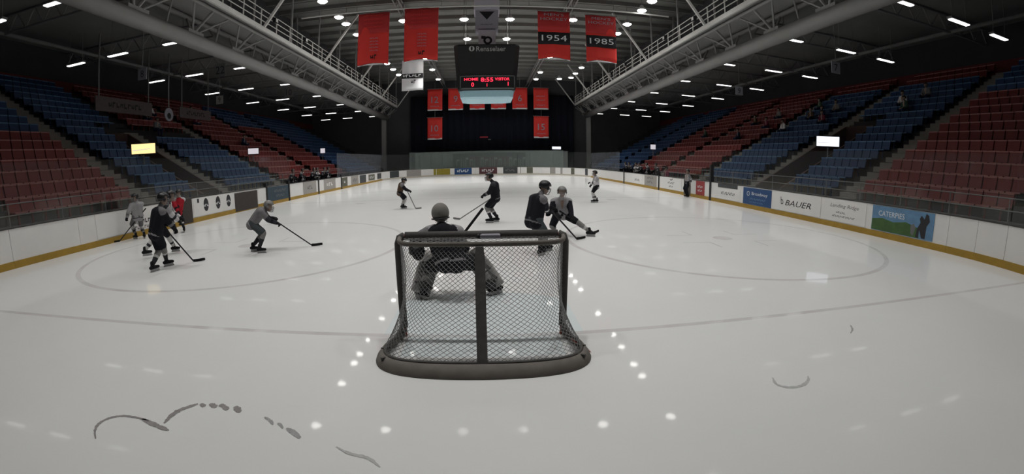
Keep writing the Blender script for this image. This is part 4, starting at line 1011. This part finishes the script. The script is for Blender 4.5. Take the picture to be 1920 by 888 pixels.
def stick(label, topp, heel, bdir, m='stick_dark', bl=.30):
    topp, heel = Vector(topp), Vector(heel); t = thing('hockey_stick', label, 'stick', (heel.x, heel.y, 0))
    MB().bar(topp, heel, .024, .032).obj('shaft', m, t)
    MB().bar(topp, topp.lerp(heel, .1), .030, .037).obj('grip_tape', 'sock_white' if m == 'stick_grey' else 'tape_black', t)
    d = Vector((*bdir, 0)).normalized(); n = Vector((-d.y, d.x, 0)); V = []; F = []
    for i in range(7):
        u = i/6; c = heel + d*(bl*u) + n*(.03*u*u); c.z = 0; z0 = heel.z-.03+.015*u*u; z0 = max(.006, z0); h = .065*(1-.12*(u > .9))
        for s in (-1, 1):
            for zz in (z0, z0+h): V.append((c.x+n.x*s*.006, c.y+n.y*s*.006, zz))
    for i in range(6):
        a = i*4; b_ = a+4; F += [(a, a+1, b_+1, b_), (a+2, b_+2, b_+3, a+3), (a+1, a+3, b_+3, b_+1), (a, b_, b_+2, a+2)]
    F += [(0, 2, 3, 1), (24, 25, 27, 26)]
    MB().add(V, F).obj('blade', 'tape_black' if m == 'stick_dark' else 'sock_grey', t)
    return t
# uniforms
U_black = dict(jersey='jersey_black', yoke='jersey_dark', hem='jersey_mid', sleeve='jersey_black', elbow='jersey_black', cuff='jersey_mid', pants='pants_black', sock='sock_dark', stripe='sock_white', kneecol='sock_grey', s0=.02, s1=.3, glove='glove_black', helmet='helmet_black', bulk=1.08)
U_grey = dict(jersey='jersey_mid', yoke='jersey_mid', hem='jersey_grey', cuff='jersey_black', elbow='jersey_dark', pants='pants_grey', sock='sock_dark', stripe='sock_dark', kneecol='sock_grey', glove='glove_black', helmet='helmet_grey', bulk=1.08)
U_white = dict(jersey='jersey_white', yoke='jersey_dark', hem='jersey_dark', sleeve='jersey_grey', cuff='jersey_dark', pants='pants_black', sock='sock_white', stripe='sock_dark', kneecol='sock_white', s0=.3, s1=.6, glove='glove_black', helmet='helmet_black', bulk=1.08)
def U(b, **k): d = dict(b); d.update(k); return d

# goalie, low wide stance in front of the goal line, facing up the ice
Ug = dict(jersey='jersey_black', yoke='jersey_grey', hem='jersey_grey', sleeve='jersey_mid', cuff='jersey_mid', pants='pants_black', sock='pad_grey', glove='glove_black', helmet='goalie_mask', bulk=1.22, pbulk=1.12)
g, J = person('goaltender', 'goaltender in dark jersey and big grey leg pads crouching in front of the goal', (-.45, 1.45), 4, (-.02, -.02, .60), (-.14, .16, 1.06), (-.17, .24, 1.24),
    [(-.47, .02), (.60, .22)], [(-.52, .18, .72), (.0, .36, .74)], Ug, kind='goalie', knee_out=.55, toes=[(-.75, .65), (.8, .6)], look=(.05, 1, -.25))
for s, nm in ((-1, 'l'), (1, 'r')):
    k, a = J['kne'][s], J['ank'][s]; ax = (a-k).normalized(); fr = (J['f']*.8+J['r']*s*.25); fr = (fr-ax*fr.dot(ax)).normalized(); sd = ax.cross(fr)
    st = k-ax*.22; en = a+ax*.06; V = []; F = []
    for i in range(9):
        u = i/8; c = st.lerp(en, u)+fr*(.055+.03*math.sin(PI*u)); hw = .155+.01*math.sin(PI*u); th_ = .055
        for q in range(12):
            an = 2*PI*q/12; cx_ = math.copysign(abs(math.cos(an))**.5, math.cos(an))*hw; cy__ = math.copysign(abs(math.sin(an))**.5, math.sin(an))*th_
            V.append(c+sd*cx_+fr*cy__)
    F = [(i*12+q, i*12+(q+1) % 12, (i+1)*12+(q+1) % 12, (i+1)*12+q) for i in range(8) for q in range(12)]+[tuple(range(11, -1, -1)), tuple(range(96, 108))]
    zmin = min(p.z for p in V)
    if zmin < .01: V = [p+Vector((0, 0, .01-zmin)) for p in V]
    pd = MB().add(V, F).obj('leg_pad', 'pad_grey', g, smooth=True)
    for u in (.3, .55, .8):
        c = st.lerp(en, u); MB().tube([c+sd*.14+fr*.02, c+sd*.09-fr*.06, c-fr*.085, c-sd*.09-fr*.06, c-sd*.14+fr*.02], .012, 6).obj('strap', 'pad_dark', pd)
    MB().ell(k.lerp(a, .88)-fr*.03, (.09, .07, .085), 10, 8).obj('calf_wrap', 'pad_dark', pd, smooth=True)
hd = J['hnd'][-1]; tp_ = thing  # catching glove: wide cupped mitt
V = []; F = []; n = 16
mt = MB().ell(hd+Vector((-.02, .05, -.02)), (.11, .06, .15), 14, 10).obj('catching_glove', 'glove_black', g, smooth=True)
MB().ell(hd+Vector((-.12, .06, .0)), (.05, .05, .09), 10, 8).obj('thumb_pad', 'pad_dark', mt, smooth=True)
MB().tube([hd+Vector((.03, -.0, .10)), hd+Vector((-.02, -.01, -.02))], [.075, .07], 12).obj('cuff', 'pad_dark', mt, smooth=True)
bk = J['hnd'][1]; MB().box(bk+Vector((.0, .08, .0)), (.20, .05, .34)).obj('blocker', 'pad_grey', g)
gs = thing('goalie_stick', 'wide goalie stick held up beside the goaltender', 'stick', (-.6, 1.9, 0))
tp0, hl0 = Vector((.02, 1.66, 1.33)), Vector((-.84, 1.90, .22)); MB().bar(tp0, hl0.lerp(tp0, .35), .028, .036).obj('shaft', 'stick_dark', gs)
MB().bar(hl0.lerp(tp0, .36), hl0, .03, .09).obj('paddle', 'stick_grey', gs); MB().bar(hl0+Vector((.02, 0, -.14)), (-1.14, 1.95, .05), .03, .09).obj('blade', 'stick_grey', gs)

# skaters
person('hockey_player', 'player in black jersey skating alone beyond the goaltender, stick low to the left', (.31, 9.68), -78, (.06, 0, .80), (-.0, 0, 1.30), (-.15, -.02, 1.49),
    [(-.10, -.12), (.10, .10)], [(-.33, -.12, .90), (.0, .16, .86)], U(U_black, helmet='helmet_black'), look=(-1, -.1, -.2), group='skaters', S=.97)
stick('thin stick of the lone black-jersey player pointing to the left', (.36, 9.80, .86), (-.86, 10.42, .035), (-1, .75), 'stick_grey', .28)
person('hockey_player', 'bent player in dark jersey with dark helmet just right of the goal', (1.2, 4.46), 55, (-.14, .02, .74), (-.02, .10, 1.27), (.12, .16, 1.44),
    [(-.0, -.03), (.17, .42)], [(.42, .42, .92), (.28, .55, .74)], U(U_black, jersey='jersey_black', yoke='jersey_mid', sleeve='jersey_black', cuff='jersey_white', pants='pants_grey', sock='sock_grey', stripe='sock_dark', s0=.5, s1=.95), look=(.8, .5, -.45), group='skaters', sh_yaw=10)
stick('dark stick of the bent player right of the goal, blade by the grey player', (1.42, 4.92, 1.0), (2.36, 6.22, .035), (.9, .35), 'stick_dark', .3)
person('hockey_player', 'crouching player in grey jersey facing the goal with one leg stretched out', (2.2, 7.0), 176, (-.12, .05, .56), (-.14, -.14, 1.0), (-.14, -.26, 1.19),
    [(.62, -.25), (-.28, .18)], [(.10, -.48, .50), (-.28, -.42, .60)], U(U_grey, jersey='jersey_grey', yoke='jersey_grey', sleeve='jersey_black', elbow='jersey_black', pants='pants_black', sock='sock_grey', stripe='sock_white', s0=.4, s1=.7), look=(.1, -1, -.2), knee_out=.5, toes=[(.9, -.5), (-.2, -1)], group='skaters')
stick('stick of the crouching grey player reaching out to the right', (1.95, 6.50, .72), (3.05, 7.15, .035), (.75, .65), 'stick_dark', .3)
person('hockey_player', 'small distant player in white jersey standing at the blue line', (5.39, 16.3), -95, (.02, 0, .80), (-.0, 0, 1.27), (-.06, 0, 1.44),
    [(-.12, -.08), (.08, .12)], [(-.32, -.10, .98), (-.22, .16, .84)], U(U_white, yoke='jersey_grey'), group='skaters', S=.93)
person('referee', 'referee in striped shirt and dark trousers standing against the right boards', (12.45, 20.35), -95, (0, 0, .90), (-.0, 0, 1.40), (-.02, 0, 1.58),
    [(0, -.12), (0, .12)], [(.02, -.30, .86), (.0, .30, .86)], dict(jersey='jersey_grey', yoke='jersey_mid', sleeve='jersey_mid', cuff='jersey_black', hem='jersey_black', pants='pants_black', glove='skin', helmet='helmet_black', top_name='striped_shirt', boot='skate_black'), kind='official', cage=False, group='officials')
person('hockey_player', 'distant player doubled over on the left, dark jersey and white socks', (-3.65, 14.47), 75, (-.16, .04, .74), (-.03, .0, 1.14), (.05, -.03, 1.26),
    [(.0, .0), (-.12, .34)], [(.24, -.10, .86), (.28, .10, .80)], U(U_black, jersey='coat_brown', yoke='jersey_mid', cuff='jersey_dark', sock='sock_white', stripe='sock_white', kneecol='sock_white'), look=(.7, -.3, -.7), group='skaters', S=.93)
stick('pale short-looking stick under the doubled-over distant player', (-3.50, 14.45, .92), (-3.05, 14.25, .035), (.8, .1), 'stick_grey', .26)
person('hockey_player', 'player in grey jersey and grey helmet leaning forward at left with long stick', (-5.87, 5.13), 68, (-.04, .0, .74), (.28, .08, 1.08), (.42, .12, 1.14),
    [(-.16, .12), (.17, -.10)], [(.50, .22, .83), (.62, .12, .72)], U(U_grey), look=(.9, .25, -.35), group='skaters', toes=[(1, .2), (.9, .1)], S=.95)
stick('long dark stick of the leaning grey player at left', (-5.55, 5.30, .93), (-4.58, 5.88, .035), (.95, .15), 'stick_dark', .3)
person('hockey_player', 'player in black jersey with pale hem stripe, nearest of the group at left', (-7.45, 3.2), 24, (-.02, .02, .83), (.13, .08, 1.38), (.22, .14, 1.58),
    [(-.06, -.18), (-.10, .36)], [(.12, .34, .98), (.34, .30, .88)], U(U_black, yoke='jersey_mid', hem='jersey_grey'), look=(.5, .8, -.2), group='skaters', S=.98)
stick('dark stick of the black-jersey player nearest at left', (-7.46, 3.42, 1.05), (-7.07, 4.0, .035), (.85, .35), 'stick_dark', .3)
person('hockey_player', 'player in white jersey half hidden behind the black-jersey player at left', (-8.75, 4.75), 60, (.08, .0, .84), (.36, .06, 1.38), (.46, .10, 1.56),
    [(-.30, -.42), (.12, .42)], [(.50, .40, .95), (.62, .20, .85)], U(U_white, sock='sock_white', stripe='sock_dark', helmet='helmet_black'), look=(.8, .5, -.2), group='skaters')
person('hockey_player', 'player in white jersey against the left boards holding a stick out', (-12.35, 7.6), -70, (.02, .02, .78), (.05, .0, 1.28), (.05, -.03, 1.46),
    [(-.18, .02), (.15, .12)], [(-.18, -.32, .80), (-.05, -.10, .95)], U(U_white, jersey='jersey_grey', yoke='jersey_grey', cuff='jersey_mid', pants='jersey_mid', sock='sock_grey'), look=(-.3, -.8, -.4), group='skaters', S=.95)
stick('stick of the white-jersey player by the left boards', (-12.1, 7.85, 1.05), (-12.68, 6.95, .06), (-.2, -1), 'stick_dark', .25)
person('hockey_player', 'player in red jersey by the left boards, rightmost of the group', (-11.35, 8.77), -60, (-.05, .0, .78), (.06, .0, 1.28), (.12, -.02, 1.45),
    [(-.20, -.02), (.05, .18)], [(.25, -.28, .80), (.05, -.30, .86)], U(U_black, jersey='jersey_red', yoke='jersey_white', sleeve='jersey_red', elbow='jersey_red', hem='jersey_red', cuff='jersey_black', sock='sock_dark'), look=(.0, -1, -.3), group='skaters', S=.95)
# ------------------------------------------------------------------ benches and spectators (copies share their meshes)
def clone(src, loc, rz, label, swap=None, group=None):
    r_ = src.copy(); COL.objects.link(r_); r_.location = loc; r_.rotation_euler = (0, 0, rz); r_['label'] = label
    if group: r_['group'] = group
    def kids(a, na):
        for ch in a.children:
            c = ch.copy(); COL.objects.link(c); c.parent = na
            if swap:
                for sl in c.material_slots:
                    n_ = sl.material.name
                    if n_ in swap: sl.link = 'OBJECT'; sl.material = MATS[swap[n_]]
            kids(ch, c)
    kids(src, r_); return r_
Ub = dict(jersey='jersey_black', yoke='jersey_mid', sleeve='jersey_black', cuff='jersey_mid', hem='jersey_mid', pants='pants_black', sock='sock_dark', stripe='sock_white', glove='glove_black', helmet='helmet_black', bulk=1.05)
# right bench faces -x, left bench faces +x; the first of each kind is built in place
def bench_pose(face, i):
    fa = math.radians(face); f = (math.sin(fa), math.cos(fa)); r = (math.cos(fa), -math.sin(fa))
    L = lambda s, d, z: (r[0]*s+f[0]*d, r[1]*s+f[1]*d, z)
    if i == 0: return dict(pelvis=L(0, -.12, .82), neck=L(0, .10, 1.34), head=L(0, .17, 1.52), feet=[L(-.13, -.1, .15), L(.13, -.05, .15)], hands=[L(-.22, .28, 1.10), L(.2, .3, 1.08)])
    return dict(pelvis=L(0, -.05, .55), neck=L(0, .10, 1.08), head=L(0, .16, 1.27), feet=[L(-.14, .28, .15), L(.14, .3, .15)], hands=[L(-.16, .32, .78), L(.14, .34, .76)])
def bench(side, ys, x, bx_):
    s = 1 if side == 'right' else -1; face = -90*s
    bt = thing('team_bench', 'long player bench behind the %s boards' % side, 'bench', (s*14.0, (min(ys)+max(ys))/2, 0), group='team benches')
    y0, y1 = min(ys)-.8, max(ys)+.8
    MB().b(s*13.3, s*14.27, y0, y1, -.004, .36).obj('platform', 'terrace', bt)
    MB().b(s*13.95, s*14.2, y0, y1, .78, .84).obj('seat', 'steel_dark', bt)
    for k in range(5): MB().b(s*14.0, s*14.15, y0+.3+k*(y1-y0-.6)/4-.04, y0+.3+k*(y1-y0-.6)/4+.04, .36, .78).obj('leg', 'steel_dark', bt)
    protos = []
    for i in range(2):
        q = bench_pose(face, i)
        lb = '%s player on the %s team bench, %s from its near end' % (('standing', 'seated')[i], side, ordinal(i))
        p, _ = person('bench_player', lb, (s*(13.62 if i == 0 else 14.02), ys[i]), face, uni=Ub, vox=.03, cage=False, group='players on the %s bench' % side, **q); protos.append(p); p.location.z = .36
    for k, y in enumerate(ys[2:], 2):
        i = (k*5+1) % 3 % 2; sw = {} if k % 3 else {'jersey_black': 'jersey_grey', 'helmet_black': 'helmet_white'}
        if k % 4 == 1: sw = {'jersey_black': 'jersey_white', 'jersey_mid': 'jersey_black'}
        sc = clone(protos[i], (s*(13.62 if i == 0 else 14.02)+random.uniform(-.04, .04), y, .36), random.uniform(-.35, .35), '%s player on the %s team bench, %s from its near end' % (('standing', 'seated')[i], side, ordinal(k)), sw)
bench('left', [23.9, 24.8, 25.6, 26.3, 27.9, 28.7, 29.5, 30.3, 31.2, 32.0], 13.7, 0)
bench('right', [28.4, 29.5, 30.5, 31.4, 32.3, 33.4, 34.4, 35.4, 36.4], 13.7, 0)
Uc = dict(jersey='coat_maroon', yoke='coat_maroon', pants='coat_navy', glove='skin', helmet='hair', bulk=.95, top_name='coat', boot='skate_black')
person('coach', 'person in maroon coat standing at the near end of the right team bench', (13.85, 27.0), -90, (0, 0, .92), (-.02, 0, 1.44), (-.05, 0, 1.62), [(0, -.12), (0, .12)], [(-.1, -.28, .9), (-.1, .28, .9)], Uc, kind='official', cage=False, vox=.03)
def spect(side, row, y, label, k, first={}):
    s = 1 if side == 'right' else -1; x = s*(X0S+row*ROW_D+.40); z = Z0S+row*ROW_H
    if side not in first:
        fa = -90*s; L = lambda a, d, zz: (-s*d, s*a, zz)
        p, _ = person('spectator', label, (0, 0), fa, L(0, -.02, .52), L(0, .08, 1.0), L(0, .12, 1.18), [L(-.12, .32, .125), L(.12, .34, .125)], [L(-.12, .30, .62), L(.1, .30, .62)],
            dict(jersey='coat_grey', yoke='coat_grey', pants='coat_navy', glove='skin', helmet='hair', bulk=.92, top_name='coat'), kind='official', cage=False, vox=.03, group='spectators')
        first[side] = p; p.location = (x, y, z)
    else:
        clone(first[side], (x, y, z), random.uniform(-.3, .3), label, {'coat_grey': ('coat_brown', 'cloth_green', 'jersey_white', 'coat_maroon', 'jersey_mid', 'coat_navy')[k % 6]})
RS = [(9, 12.2), (10, 13.0), (11, 12.0), (8, 18.2), (9, 19.1), (9, 20.3), (10, 18.6), (11, 21.2), (7, 21.4), (8, 24.6), (6, 26.2), (9, 27.4), (10, 25.2), (7, 33.5)]
LS = [(10, 20.2), (11, 21.6), (10, 26.0), (12, 27.5), (8, 19.4), (6, 28.0)]
cn = ('brown', 'dark green', 'white', 'maroon', 'mid grey', 'navy')
for sd, LL in (('right', RS), ('left', LS)):
    LL.sort(key=lambda q: q[1])
    for k, (r_, y) in enumerate(LL):
        spect(sd, r_, y, 'seated spectator in %s coat in the %s stands, %s counted from the near end' % ('grey' if k == 0 else cn[k % 6], sd, ordinal(k)), k)
